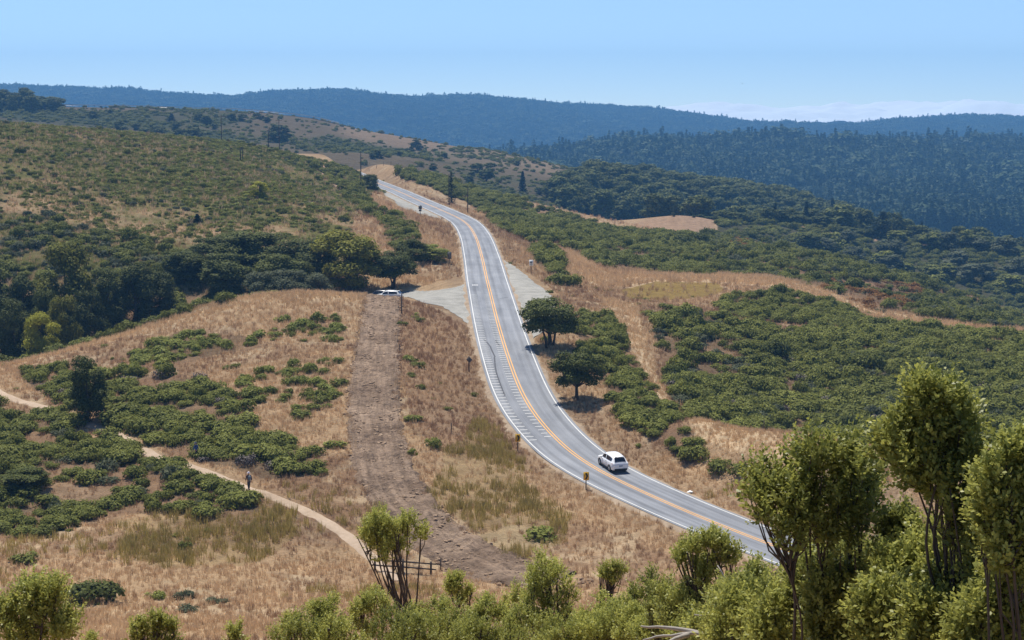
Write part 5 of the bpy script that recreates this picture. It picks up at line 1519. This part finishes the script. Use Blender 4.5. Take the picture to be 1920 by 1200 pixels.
def car(loc, heading, paint, label, name="parked_car", slope=None):
    """hatch-backed car, nose along local +Y; loc on the road under its middle"""
    o = empty(name, loc, heading)
    if slope is not None: o.rotation_euler = slope
    #        y     halfw  low   belt  roof   roofw  shoulder
    ST = [(-2.28, 0.74, 0.50, 0.86, 0.90, 0.62), (-2.24, 0.86, 0.36, 0.98, 1.02, 0.70), (-2.10, 0.905, 0.30, 1.06, 1.13, 0.70), (-1.95, 0.915, 0.28, 1.08, 1.33, 0.645), (-1.70, 0.92, 0.26, 1.08, 1.56, 0.61),
          (-1.35, 0.92, 0.26, 1.06, 1.64, 0.605), (-0.8, 0.92, 0.26, 1.03, 1.68, 0.61), (-0.1, 0.92, 0.26, 1.00, 1.69, 0.62), (0.45, 0.92, 0.26, 0.98, 1.62, 0.61), (0.80, 0.92, 0.26, 0.975, 1.44, 0.63), (1.20, 0.915, 0.26, 0.97, 1.08, 0.68),
          (1.60, 0.90, 0.27, 0.95, 1.02, 0.66), (2.00, 0.87, 0.30, 0.86, 0.92, 0.58), (2.22, 0.78, 0.36, 0.74, 0.78, 0.50), (2.28, 0.66, 0.45, 0.62, 0.66, 0.42)]
    rings = []
    for y, w, lo, be, ro, rw in ST:
        half = [(0, lo), (w * 0.80, lo), (w * 0.97, lo + 0.08), (w, (lo + be) * 0.5), (w * 0.985, be - 0.06), (w * 0.95, be), (w * 0.915, be + 0.035 if ro > be + 0.2 else be + 0.02), (rw + (0.06 if ro > be + 0.2 else 0.02), ro - min(0.09, (ro - be) * 0.4)), (rw * 0.86, ro - 0.015), (rw * 0.45, ro + 0.012), (0, ro + 0.016)]
        ring = [(x, y, z) for x, z in half] + [(-x, y, z) for x, z in half[-2:0:-1]]
        rings.append(ring)
    m_ = len(rings[0])
    V = np.array(rings)
    Q = []
    for i in range(len(ST) - 1):
        for k in range(m_):
            Q.append((i * m_ + k, i * m_ + (k + 1) % m_, (i + 1) * m_ + (k + 1) % m_, (i + 1) * m_ + k))
    mb = MB(); mb.add(V.reshape(-1, 3), Q)
    for i, sg in ((0, 1), (len(ST) - 1, -1)):
        c = V[i].mean(0); n0 = mb.n
        mb.add(np.vstack([V[i], c]), (), [(m_, (k + 1) % m_, k) if sg > 0 else (m_, k, (k + 1) % m_) for k in range(m_)])
    body = mb.build("body", paint, o, smooth_=True)
    # glass: side bands, rear screen, windscreen, set just proud of the body
    def band(i0, i1, k0, k1, push, nm, s_in=(0.12, 0.88), t_in=(0.05, 0.95)):
        g = MB()
        rows = []
        for i in np.linspace(i0, i1, 9):
            ia = int(min(math.floor(i), len(ST) - 2)); f = i - ia
            A_ = V[ia] * (1 - f) + V[ia + 1] * f
            rows.append([A_[k0] * (1 - s) + A_[k1] * s for s in np.linspace(s_in[0], s_in[1], 4)])
        Rr = np.array(rows) + np.array(push)
        k_ = Rr.shape[1]
        g.add(Rr.reshape(-1, 3), [(a * k_ + b, a * k_ + b + 1, (a + 1) * k_ + b + 1, (a + 1) * k_ + b) for a in range(8) for b in range(k_ - 1)])
        return g.build(nm, M_GLASS, o, smooth_=True)
    n2 = m_ - 1
    band(4.25, 6.9, 6, 7, (0.012, 0, 0.004), "side_window"); band(7.1, 9.3, 6, 7, (0.012, 0, 0.004), "side_window")
    band(4.25, 6.9, m_ - 6, m_ - 7, (-0.012, 0, 0.004), "side_window"); band(7.1, 9.3, m_ - 6, m_ - 7, (-0.012, 0, 0.004), "side_window")
    g = MB()
    for i0, i1, dy, dz, nm in ((2.25, 3.9, -0.02, 0.012, "rear_window"), (8.25, 9.75, 0.02, 0.014, "windscreen")):
        g = MB(); rows = []
        for i in np.linspace(i0, i1, 5):
            ia = int(math.floor(i)); f = i - ia
            A_ = V[ia] * (1 - f) + V[ia + 1] * f
            rows.append([A_[k] * np.array([1.07, 1, 1]) + np.array([0, dy, dz]) for k in (8, 9, 10, 11, 12)])
        g.add(np.array(rows).reshape(-1, 3), [(a * 5 + b, a * 5 + b + 1, (a + 1) * 5 + b + 1, (a + 1) * 5 + b) for a in range(4) for b in range(4)])
        g.build(nm, M_GLASS, o, smooth_=True)
    for sx in (-1, 1):
        for y in (-1.34, 1.38):
            wb = MB()
            prof = [(0.20, -0.10), (0.33, -0.115), (0.36, -0.08), (0.36, 0.08), (0.33, 0.115), (0.20, 0.10)]
            a = np.linspace(0, 2 * math.pi, 24, endpoint=False)
            W_ = np.array([[(x_, r0 * math.cos(t_), r0 * math.sin(t_)) for t_ in a] for r0, x_ in prof])
            wb.add(W_.reshape(-1, 3), [(p_ * 24 + k, p_ * 24 + (k + 1) % 24, (p_ + 1) * 24 + (k + 1) % 24, (p_ + 1) * 24 + k) for p_ in range(5) for k in range(24)])
            w_o = wb.build("wheel", M_TYRE, o, (sx * 0.825, y, 0.36), smooth_=True)
            rb = MB(); rb.tube([(sx * 0.06, 0, 0), (sx * 0.105, 0, 0)], [0.225, 0.205], 20)
            for q in range(5):
                t_ = q * 6.283 / 5
                rb.box((sx * 0.105, 0.11 * math.cos(t_), 0.11 * math.sin(t_)), (0.02, 0.045, 0.2), [[1, 0, 0], [0, math.sin(t_), math.cos(t_)], [0, -math.cos(t_), math.sin(t_)]])
            rb.build("rim", M_RIM, w_o)
            ab = MB()
            arc = np.linspace(-0.25, math.pi + 0.25, 14)
            ab.tube([(sx * 0.905, y + 0.40 * math.cos(t_), 0.36 + 0.40 * math.sin(t_)) for t_ in arc], 0.035, 5)
            ab.build("wheel_arch", M_TRIM, o)
        tl = MB()
        tl.add([(sx * 0.50, -2.235, 0.95), (sx * 0.90, -2.13, 0.93), (sx * 0.915, -1.92, 1.00), (sx * 0.88, -2.02, 1.10), (sx * 0.52, -2.15, 1.10)], (), [(0, 1, 3), (1, 2, 3), (0, 3, 4)])
        tl.build("tail_lamp", M_TAIL, o)
        mr_ = MB(); mr_.box((sx * 1.00, 0.82, 1.05), (0.20, 0.12, 0.14)); mr_.box((sx * 0.92, 0.82, 1.00), (0.10, 0.05, 0.05))
        mr_.build("wing_mirror", paint, o)
        hd = MB(); hd.tube([(sx * 0.925, -0.35, 0.88), (sx * 0.94, -0.25, 0.885), (sx * 0.925, -0.15, 0.88)], 0.014, 5)
        hd.tube([(sx * 0.925, 0.65, 0.86), (sx * 0.94, 0.75, 0.865), (sx * 0.925, 0.85, 0.86)], 0.014, 5)
        hd.build("door_handle", M_TRIM, o)
        sl = MB(); sl.box((sx * 0.905, 0.02, 0.30), (0.05, 2.0, 0.10)); sl.build("sill_trim", M_TRIM, o)
        dl = MB(); dl.box((sx * 0.921, 0.50, 0.70), (0.006, 0.014, 0.52)); dl.box((sx * 0.921, -0.52, 0.72), (0.006, 0.014, 0.52)); dl.build("door_seam", M_TRIM, o)
    b = MB(); b.box((0, -2.27, 0.42), (1.36, 0.05, 0.20)); b.box((0, -2.1, 0.30), (1.5, 0.2, 0.10)); b.build("rear_bumper", M_TRIM, o)
    b = MB(); b.box((0, -2.292, 0.80), (0.40, 0.02, 0.14)); b.build("number_plate", M_PLATE, o)
    b = MB(); b.box((0, -1.74, 1.63), (1.06, 0.22, 0.035)); b.build("spoiler", paint, o)
    return tag(o, label, "car")

# the white car in the right-hand lane
s_car = road_at(874)
pc = road_pt(s_car - 1.2, 1.75, 0.016); pa = road_pt(s_car + 1.3, 1.72, 0.016); pb = road_pt(s_car - 1.3, 1.72, 0.016)
dv = pa - pb
car(tuple(pc), 0, M_CARWHITE, "white hatchback SUV driving away uphill on the two-lane road", "car", (math.atan2(dv[2], math.hypot(dv[0], dv[1])), 0, 0.55 * math.atan2(-dv[0], dv[1]) + 0.45 * R(14)))
for px, d, hd, paint, lab in ((712, 287.5, R(74), M_CARDARK, "dark car parked under the slanting oak, mostly hidden by the dry crest"), (729, 285.0, R(80), M_CARSILVER, "silver car parked nearest the ploughed track behind the crest"),
                              (722, 290.0, R(80), M_CARDARK, "dark green car parked behind the silver car at the lot edge")):
    g_ = ground(px, d)
    _, t_ = ray(px, 549.5 if paint is M_CARDARK else 551)
    car((g_[0], g_[1], max(g_[2] + 0.02, t_ * d - 1.72)), hd, paint, lab)

# ------------------------------------------------------------------ signs, poles, fences
def board(name, p, rz, w, h, z, mat, post_h, post_mat, post_w=0.10, diamond=False, th=0.02, extra=None, lab="", cat="sign", grp=None):
    o = empty(name, tuple(p), rz)
    pb_ = MB(); pb_.box((0, 0.03 + post_w / 2, post_h / 2 - 0.2), (post_w, post_w, post_h + 0.4)); pb_.build("post", post_mat, o)
    bb = MB()
    if diamond:
        c_ = math.sqrt(0.5); bb.box((0, 0, z), (w, th, w), [[c_, 0, c_], [0, 1, 0], [-c_, 0, c_]])
    else:
        bb.box((0, 0, z), (w, th, h))
    po = bb.build("board", mat, o)
    if extra: extra(po, z)
    return tag(o, lab, cat, grp)

def chevron(po, z):
    b = MB()
    s = 0.16
    for sg in (1, -1):
        b.add([(-0.13, -0.014, z + sg * 0.33), (0.05, -0.014, z + sg * 0.33), (0.20, -0.014, z), (0.02, -0.014, z)], [(0, 1, 2, 3) if sg < 0 else (0, 3, 2, 1)])
    b.build("chevron_arrow", M_BLACK, po)

for px, py, lab in ((1099, 919, "yellow chevron sign with a black arrow on a wooden post beside the white car"), (971, 846, "smaller looking yellow chevron sign standing where the road bend begins")):
    p = hit(px, py)
    board("chevron_sign", p, R(8), 0.56, 0.84, 1.42, M_SIGNY, 1.85, M_POST, 0.10, extra=chevron, lab=lab, grp="chevron signs on the outside of the bend")
p = hit(880, 697)
board("warning_sign", p, R(155), 0.62, 0.62, 1.55, M_DGREY, 2.0, M_POLE, 0.12, diamond=True, lab="dark back of a diamond road sign in the brown grass left of the road")
p = hit(788, 407, 300)
board("road_sign", p, R(180), 0.9, 0.9, 2.5, M_DGREY, 3.1, M_POLE, 0.14, lab="back of a small road sign at the pullout below the upper bend", extra=lambda po, z: MB().box((0, 0, z - 0.75), (0.7, 0.02, 0.45)).build("lower_plate", M_DGREY, po))
p = hit(843, 499, 250)
board("road_sign", p, R(165), 0.75, 1.35, 2.0, M_DGREY, 2.6, M_POST, 0.10, lab="dark back of a tall rectangular sign beside the green bush left of the road")
def rows(po, z):
    b = MB()
    for k, (w, h, dz) in enumerate(((0.42, 0.10, 0.34), (0.46, 0.30, 0.06), (0.40, 0.09, -0.24), (0.44, 0.08, -0.40))):
        n_ = 4 if k != 1 else 2
        for q in range(n_):
            b.box((-w / 2 + (q + 0.5) * w / n_, -0.015, z + dz), (w / n_ * 0.72, 0.008, h))
    b.build("lettering", M_BLACK, po)
p = hit(996, 514, 250)
board("regulatory_sign", p, R(0), 0.72, 1.10, 2.05, M_WHITE, 2.5, M_POST, 0.10, extra=rows, lab="white rectangular sign with black rows beside the right-hand gravel pullout")

def pole(px, d, top, lab, arm=None, r=0.15, base_row=None, grp=None, name="utility_pole"):
    p = ground(px, d) if base_row is None else hit(px, base_row, d * 0.8)
    _, t = ray(px, top)
    h = t * p[1] - p[2]
    o = empty(name, tuple(p))
    b = MB(); b.tube([(0, 0, -0.5), (0, 0, h)], [r, r * 0.72], 8); b.build("pole", M_POLE, o)
    if arm:
        b = MB(); b.box((0, -r - 0.05, h - 0.6), (arm, 0.10, 0.12)); b.build("crossarm", M_POLE, o)
        for x in (-0.42, -0.18, 0.18, 0.42):
            i_ = MB(); i_.tube([(x * arm, -r - 0.05, h - 0.54), (x * arm, -r - 0.05, h - 0.34)], [0.05, 0.035], 6); i_.build("insulator", M_DGREY, o)
    return tag(o, lab, "pole", grp)
pole(677, 556, 285, "tall dark utility pole beside the evergreen at the upper bend", r=0.20)
pole(416, 660, 216, "utility pole with a crossarm rising behind the left hill crest, leftmost pole", 2.6, 0.19)
pole(504, 640, 242, "shorter bare pole behind the hill crest, between the two crossarm poles", 1.2, 0.18)
pole(524, 700, 223, "utility pole with a crossarm in front of the round dark tree on the far ridge", 2.6, 0.19)
pole(451, 480, 276, "thick short post standing in the green scrub on the left hill", r=0.15, name="wooden_post")
pole(455, 481, 275, "thin short post close beside the thick post on the left hill", r=0.12, name="wooden_post")
pole(842, 505, 326, "dark utility pole in the shrubs right of the upper bend", 1.6, 0.18)
pole(877, 470, 352, "shorter dark pole in the shrubs, next right of the utility pole by the bend", r=0.15)
pole(684, 284, 519, "left one of two slim pale poles at the parking lot under the trees", r=0.06, name="sign_pole")
pole(689, 284, 520, "right one of two slim pale poles at the parking lot under the trees", r=0.06, name="sign_pole")

def post(px, py, hgt, lab, grp, r=0.07, dmin=60, d=None):
    p = hit(px, py, dmin) if d is None else ground(px, d)
    b = MB(); b.tube([(0, 0, -0.3), (0.01, 0, hgt * 0.6), (0.03, 0.01, hgt)], [r, r * 0.95, r * 0.85], 7)
    return tag(b.build("fence_post", M_POST, None, tuple(p)), lab, "post", grp)
for px, py, h in ((753, 588, 3.0),):
    post(px, py, h, "tall weathered post at the top of the ploughed track by a small shrub", None, 0.10)
for px, py, h in ((749, 662, 1.2), (846, 812, 1.1), (826, 1068, 1.1)):
    post(px, py, h, {749: "thin fence post right of the ploughed track, halfway up", 846: "lone thin fence post in the brown grass below the bend", 826: "short stub post just right of the wooden rail fence"}[px], None, 0.06)
for px, d in ((1590, 168), (1620, 166), (1655, 164), (1432, 179)):
    post(px, 0, 1.25, {1590: "left fence post on the golden grass bank right of the leaning brush", 1620: "thick dark fence post on the golden grass bank, middle of three", 1655: "right fence post of three on the golden grass bank", 1432: "solitary thin post on the golden grass bank left of the leaning brush"}[px], None, 0.09 if px == 1620 else 0.05, d=d)
for i, px in enumerate((650, 664, 677, 692, 706, 719, 733, 747, 768)):
    post(px, 0, 1.5, "thin fence post along the grassy crest above the upper bend", "fence posts on the crest above the bend", 0.08, d=np.interp(px, [620, 700, 760], [716, 686, 662]))

# split rail fence by the trail
f0 = hit(698, 1088); f1 = hit(808, 1078); f0[1] = f1[1] = 142.0
f0[2] = H(f0[0], 142.0); f1[2] = H(f1[0], 142.0)
o = empty("rail_fence", tuple((f0 + f1) / 2))
ctr = (f0 + f1) / 2
for f in (0.0, 0.5, 1.0):
    q = f0 * (1 - f) + f1 * f - ctr
    q[2] = H(q[0] + ctr[0], 142.0) - ctr[2]
    b = MB(); b.box(q + np.array([0, 0, 0.40]), (0.16, 0.16, 1.42)); b.build("post", M_RAILWOOD, o)
for z in (0.48, 0.95):
    a0 = f0 - ctr; a1 = f1 - ctr; dirn = (a1 - a0) / np.linalg.norm(a1 - a0)
    b = MB(); b.tube([a0 - dirn * 0.35 + [0, -0.10, z], (a0 + a1) / 2 + [0, -0.10, z + 0.02], a1 + dirn * 0.45 + [0, -0.10, z]], [0.065, 0.075, 0.06], 6); b.build("rail", M_RAILWOOD, o)
tag(o, "dark wooden two-rail fence where the trail meets the ploughed track", "fence")
# rail and table at the lot
g_ = ground(727, 291)
o = empty("rail_barrier", (g_[0], g_[1], g_[2]))
for x in (-1.1, 1.1):
    b = MB(); b.box((x, 0, 0.45), (0.14, 0.14, 1.3)); b.build("post", M_RAILWOOD, o)
b = MB(); b.box((0, -0.09, 1.0), (2.6, 0.08, 0.14)); b.build("rail", M_RAILWOOD, o)
tag(o, "low wooden rail behind the parked cars under the slanting oak", "barrier")

# pale road with guard rail along the far ridge
gp = []
for px in range(120, 640, 6):
    row = np.interp(px, [120, 320, 390, 410, 460, 530, 600, 640], [209, 209, 215, 213.5, 216, 219.5, 225, 236])
    u, _ = ray(px, row)
    lo = 1150.0; hi = 1330.0
    ds = np.linspace(lo, hi, 120); t_ = H(u * ds, ds) / ds
    d = ds[int(np.argmax(t_))] - 4
    gp.append((u * d, d))
gp = smooth(spline(np.array(gp), 4.0), 30)
tn = np.gradient(gp, axis=0); tn /= np.linalg.norm(tn, axis=1)[:, None]
V, Q, uv = ribbon(gp, np.stack([tn[:, 1], -tn[:, 0]], 1), [-3.2, 0, 3.2], None, 0.9)
V = V.reshape(-1, 3, 3); V[:, 0, 2] = V[:, 1, 2]; V[:, 2, 2] = V[:, 1, 2]
M_PALEROAD = plain("pale_distant_road", (0.42, 0.38, 0.34), 0.9)
tag(link("ridge_road", np_mesh("ridge_road", V.reshape(-1, 3), Q, [M_PALEROAD])), kind="structure")
ge = gp + np.stack([tn[:, 1], -tn[:, 0]], 1) * 3.6
gz = H(gp[:, 0], gp[:, 1]) + 0.9
o = empty("guard_rail", (float(ge[0, 0]), float(ge[0, 1]), float(gz[0])))
o0 = np.array([ge[0, 0], ge[0, 1], gz[0]])
b = MB()
pts = np.stack([ge[:, 0], ge[:, 1], gz + 0.75], 1) - o0
n_ = len(pts)
b.add(np.vstack([pts + [0, 0, 0.2], pts - [0, 0, 0.2]]), [(k, k + 1, n_ + k + 1, n_ + k) for k in range(n_ - 1)])
b.add(np.vstack([pts + [0, 0.06, 0.2], pts + [0, 0.06, -0.2]]), [(k, n_ + k, n_ + k + 1, k + 1) for k in range(n_ - 1)])
b.build("rail", plain("weathered_rail_steel", (0.50, 0.50, 0.50), 0.6, 0.2), o)
for k in range(4, n_, 6):
    b = MB(); b.box(pts[k] + np.array([0, 0.12, -0.55]), (0.2, 0.2, 1.1)); b.build("post", M_POST, o)
tag(o, "long guard rail beside the pale road on the far ridge crest", "guard rail")

# scrap of white litter, a bird
p = hit(1293, 924)
b = MB(); b.add([(-0.35, -0.1, 0.03), (0.1, -0.25, 0.10), (0.4, 0.0, 0.04), (0.15, 0.2, 0.16), (-0.2, 0.15, 0.05), (0, 0, 0.22)], (), [(0, 1, 5), (1, 2, 5), (2, 3, 5), (3, 4, 5), (4, 0, 5)])
tag(b.build("plastic_bag", M_WHITE, None, tuple(p)), "scrap of white plastic lying in the grass beyond the road edge", "litter")
u, t = ray(1392, 157); d = 420
b = MB()
b.tube([(0, -0.35, 0), (0, -0.1, 0.02), (0, 0.2, 0)], [0.03, 0.09, 0.05], 8)
bird = b.build("bird", M_DGREY, None, (u * d, d, t * d), smooth_=True)
for sx in (-1, 1):
    w_ = MB(); w_.add([(0, -0.16, 0.03), (0, 0.14, 0.03), (sx * 0.45, 0.10, 0.14), (sx * 0.45, -0.14, 0.14), (sx * 0.85, -0.05, 0.09)], (), [(0, 1, 2), (0, 2, 3), (3, 2, 4)])
    w_.build("wing", M_DGREY, bird)
tag(bird, "tiny dark bird gliding in the clear sky above the right-hand ridges", "bird")

# ------------------------------------------------------------------ people on the trail
M_SKIN = plain("skin", (0.42, 0.25, 0.17), 0.6, var=0.05)
def skin_body(name, verts, edges, radii, mat, parent, root=0, lev=2):
    me = bpy.data.meshes.new(name)
    me.from_pydata(verts, edges, [])
    me.materials.append(mat)
    o = link(name, me, parent)
    md = o.modifiers.new("skin", 'SKIN'); md.use_smooth_shade = True
    for i, r_ in enumerate(radii):
        me.skin_vertices[0].data[i].radius = (r_, r_) if np.isscalar(r_) else r_
    me.skin_vertices[0].data[root].use_root = True
    sb = o.modifiers.new("sub", 'SUBSURF'); sb.levels = lev; sb.render_levels = lev
    return o

def person(p, rz, shirt, trousers, hat, pack, label, scale=1.0):
    """walking figure, front along local -Y is away from +Y; faces local +Y"""
    o = empty("person", tuple(p), rz); o.scale = (scale,) * 3
    Vt, E, Rd = [], [], []
    def v(x, y, z, r_, link_to=None):
        Vt.append((x, y, z)); Rd.append(r_); i = len(Vt) - 1
        if link_to is not None: E.append((link_to, i))
        return i
    pel = v(0, 0, 0.95, (0.15, 0.11))
    wst = v(0, 0.01, 1.10, (0.135, 0.10), pel); che = v(0, 0.02, 1.30, (0.165, 0.115), wst); sho = v(0, 0.02, 1.43, (0.12, 0.09), che)
    nek = v(0, 0.035, 1.51, 0.052, sho); hd0 = v(0, 0.05, 1.58, (0.070, 0.085), nek); hd1 = v(0, 0.055, 1.66, (0.078, 0.095), hd0); hd2 = v(0, 0.05, 1.73, (0.055, 0.07), hd1)
    nose = v(0, 0.155, 1.625, 0.012, hd1)
    for s_, fy in ((1, 0.22), (-1, -0.20)):
        hip = v(s_ * 0.09, 0, 0.88, 0.095, pel); kn = v(s_ * 0.10, fy * 0.55 + 0.03, 0.50, 0.060, hip); an = v(s_ * 0.10, fy, 0.10, 0.040, kn); toe = v(s_ * 0.11, fy + 0.17, 0.035, 0.036, an)
        sh = v(s_ * 0.19, 0.02, 1.41, 0.058, sho); el = v(s_ * 0.25, -fy * 0.35, 1.14, 0.042, sh); wr = v(s_ * 0.24, -fy * 0.7 + 0.10, 0.92, 0.027, el)
        pm = v(s_ * 0.235, -fy * 0.75 + 0.14, 0.85, (0.020, 0.034), wr)
        for q in range(4):
            a_ = v(s_ * 0.235, -fy * 0.75 + 0.115 + q * 0.018, 0.80, 0.009, pm); v(s_ * 0.222, -fy * 0.75 + 0.125 + q * 0.018, 0.755 + 0.008 * abs(q - 1.5), 0.008, a_)
        a_ = v(s_ * 0.225, -fy * 0.75 + 0.19, 0.835, 0.010, pm); v(s_ * 0.22, -fy * 0.75 + 0.20, 0.80, 0.008, a_)
    skin_body("body", Vt, E, Rd, M_SKIN, o)
    # clothes follow the body
    sv, se, sr = [(0, 0, 0.92), (0, 0.01, 1.10), (0, 0.02, 1.30), (0, 0.02, 1.45)], [(0, 1), (1, 2), (2, 3)], [(0.170, 0.130), (0.155, 0.12), (0.185, 0.135), (0.105, 0.085)]
    for s_, fy in ((1, 0.22), (-1, -0.20)):
        k = len(sv)
        sv += [(s_ * 0.19, 0.02, 1.42), (s_ * 0.25, -fy * 0.35, 1.14), (s_ * 0.243, -fy * 0.62 + 0.07, 0.97)]; se += [(3, k), (k, k + 1), (k + 1, k + 2)]; sr += [0.075, 0.058, 0.044]
    skin_body("jacket", sv, se, sr, shirt, o)
    tv, te, tr_ = [(0, 0, 0.98), (0, 0, 0.90)], [(0, 1)], [(0.165, 0.125), (0.16, 0.125)]
    for s_, fy in ((1, 0.22), (-1, -0.20)):
        k = len(tv)
        tv += [(s_ * 0.09, 0, 0.84), (s_ * 0.10, fy * 0.55 + 0.03, 0.50), (s_ * 0.10, fy - 0.01, 0.13)]; te += [(1, k), (k, k + 1), (k + 1, k + 2)]; tr_ += [0.108, 0.076, 0.058]
    skin_body("trousers", tv, te, tr_, trousers, o)
    for s_, fy in ((1, 0.22), (-1, -0.20)):
        b = MB(); b.tube([(s_ * 0.10, fy - 0.06, 0.05), (s_ * 0.105, fy + 0.06, 0.06), (s_ * 0.112, fy + 0.20, 0.035)], [0.050, 0.055, 0.038], 8); b.build("shoe", M_BLACK, o, smooth_=True)
    a = np.linspace(0, 2 * math.pi, 20, endpoint=False)
    prof = [(0.165, 1.665), (0.170, 1.672), (0.105, 1.690), (0.100, 1.75), (0.075, 1.79), (0.001, 1.80)]
    hv = np.array([[(r_ * math.cos(t_), 0.05 + r_ * 1.1 * math.sin(t_), z_) for t_ in a] for r_, z_ in prof])
    b = MB(); b.add(hv.reshape(-1, 3), [(i * 20 + k, i * 20 + (k + 1) % 20, (i + 1) * 20 + (k + 1) % 20, (i + 1) * 20 + k) for i in range(5) for k in range(20)])
    b.build("hat", hat, o, smooth_=True)
    if pack is not None:
        b = MB()
        P_ = [(-0.05, -0.16, 0.98), (0, -0.20, 1.05), (0, -0.215, 1.2), (0, -0.20, 1.36), (0, -0.15, 1.46)]
        b.tube([(0, -0.17, 0.97), (0, -0.20, 1.03), (0, -0.215, 1.2), (0, -0.20, 1.37), (0, -0.165, 1.45)], [0.09, 0.135, 0.15, 0.135, 0.08], 12)
        po = b.build("backpack", pack, o, smooth_=True)
        for s_ in (-1, 1):
            b = MB(); b.tube([(s_ * 0.09, -0.14, 1.42), (s_ * 0.11, 0.02, 1.50), (s_ * 0.11, 0.15, 1.36), (s_ * 0.11, 0.10, 1.12), (s_ * 0.10, -0.12, 1.02)], 0.018, 6); b.build("strap", pack, po)
    return tag(o, label, "person")
p = hit(467, 921); p[2] += 0.07
person(p, R(28), plain("plum_jacket", (0.10, 0.055, 0.065), 0.85), plain("dark_trousers", (0.05, 0.055, 0.07), 0.85), plain("pale_hat", (0.62, 0.55, 0.60), 0.8), plain("grey_backpack", (0.17, 0.19, 0.21), 0.8), "hiker in a pale hat carrying a grey backpack, walking away on the dirt trail")
p = ground(368, 170.5); p[2] += 0.07
_, t_ = ray(368, 858); p[2] = max(p[2], t_ * 170.5 - 1.62)
person(p, R(60), plain("blue_shirt", (0.05, 0.09, 0.24), 0.85), plain("dark_shorts", (0.04, 0.04, 0.05), 0.85), plain("navy_cap", (0.06, 0.07, 0.12), 0.8), None, "hiker in a blue shirt half hidden behind shrubs farther along the dirt trail")

# ------------------------------------------------------------------ sea of fog beyond the last ridge
fu_ = np.linspace(-0.42, 0.52, 260); fd_ = np.linspace(7600, 15000, 120)
FU, FD = np.meshgrid(fu_, fd_, indexing='ij')
FX = FU * FD
base_z = -75 + (FD - 7600) * 0.0060
FZ = base_z + (fbm(FX, FD * 0.7, 620, 5, 120) - 0.47) * 300 * sstep(0.02, 0.12, FU)
i = np.arange(259)[:, None] * 120 + np.arange(119)[None]
Q = np.stack([i, i + 120, i + 121, i + 1], -1).reshape(-1, 4)
m, t, out = mat_new("fog_bank_white")
bd = N(t, "ShaderNodeBsdfDiffuse"); bd.inputs[0].default_value = (0.60, 0.66, 0.72, 1)
t.links.new(bd.outputs[0], out.inputs[0])
tag(link("fog_bank", np_mesh("fog_bank", np.stack([FX, FD, FZ], -1).reshape(-1, 3), Q, [m], smooth_=True)), kind="stuff")

# ------------------------------------------------------------------ air
HZ0, HZ1 = float(GZ.min()) - 1.0, 190.0
m, t, out = mat_new("blue_summer_air")
pv = N(t, "ShaderNodeVolumePrincipled")
pv.inputs["Color"].default_value = (0.21, 0.53, 1.0, 1)
pv.inputs["Density"].default_value = 0.00016
pv.inputs["Anisotropy"].default_value = 0.0
t.links.new(pv.outputs[0], out.inputs["Volume"])
mb = MB(); mb.box((0, 2600, (HZ0 + HZ1) / 2), (6400, 6500, HZ1 - HZ0))
tag(link("haze", mb.mesh("haze", m)), kind="stuff")
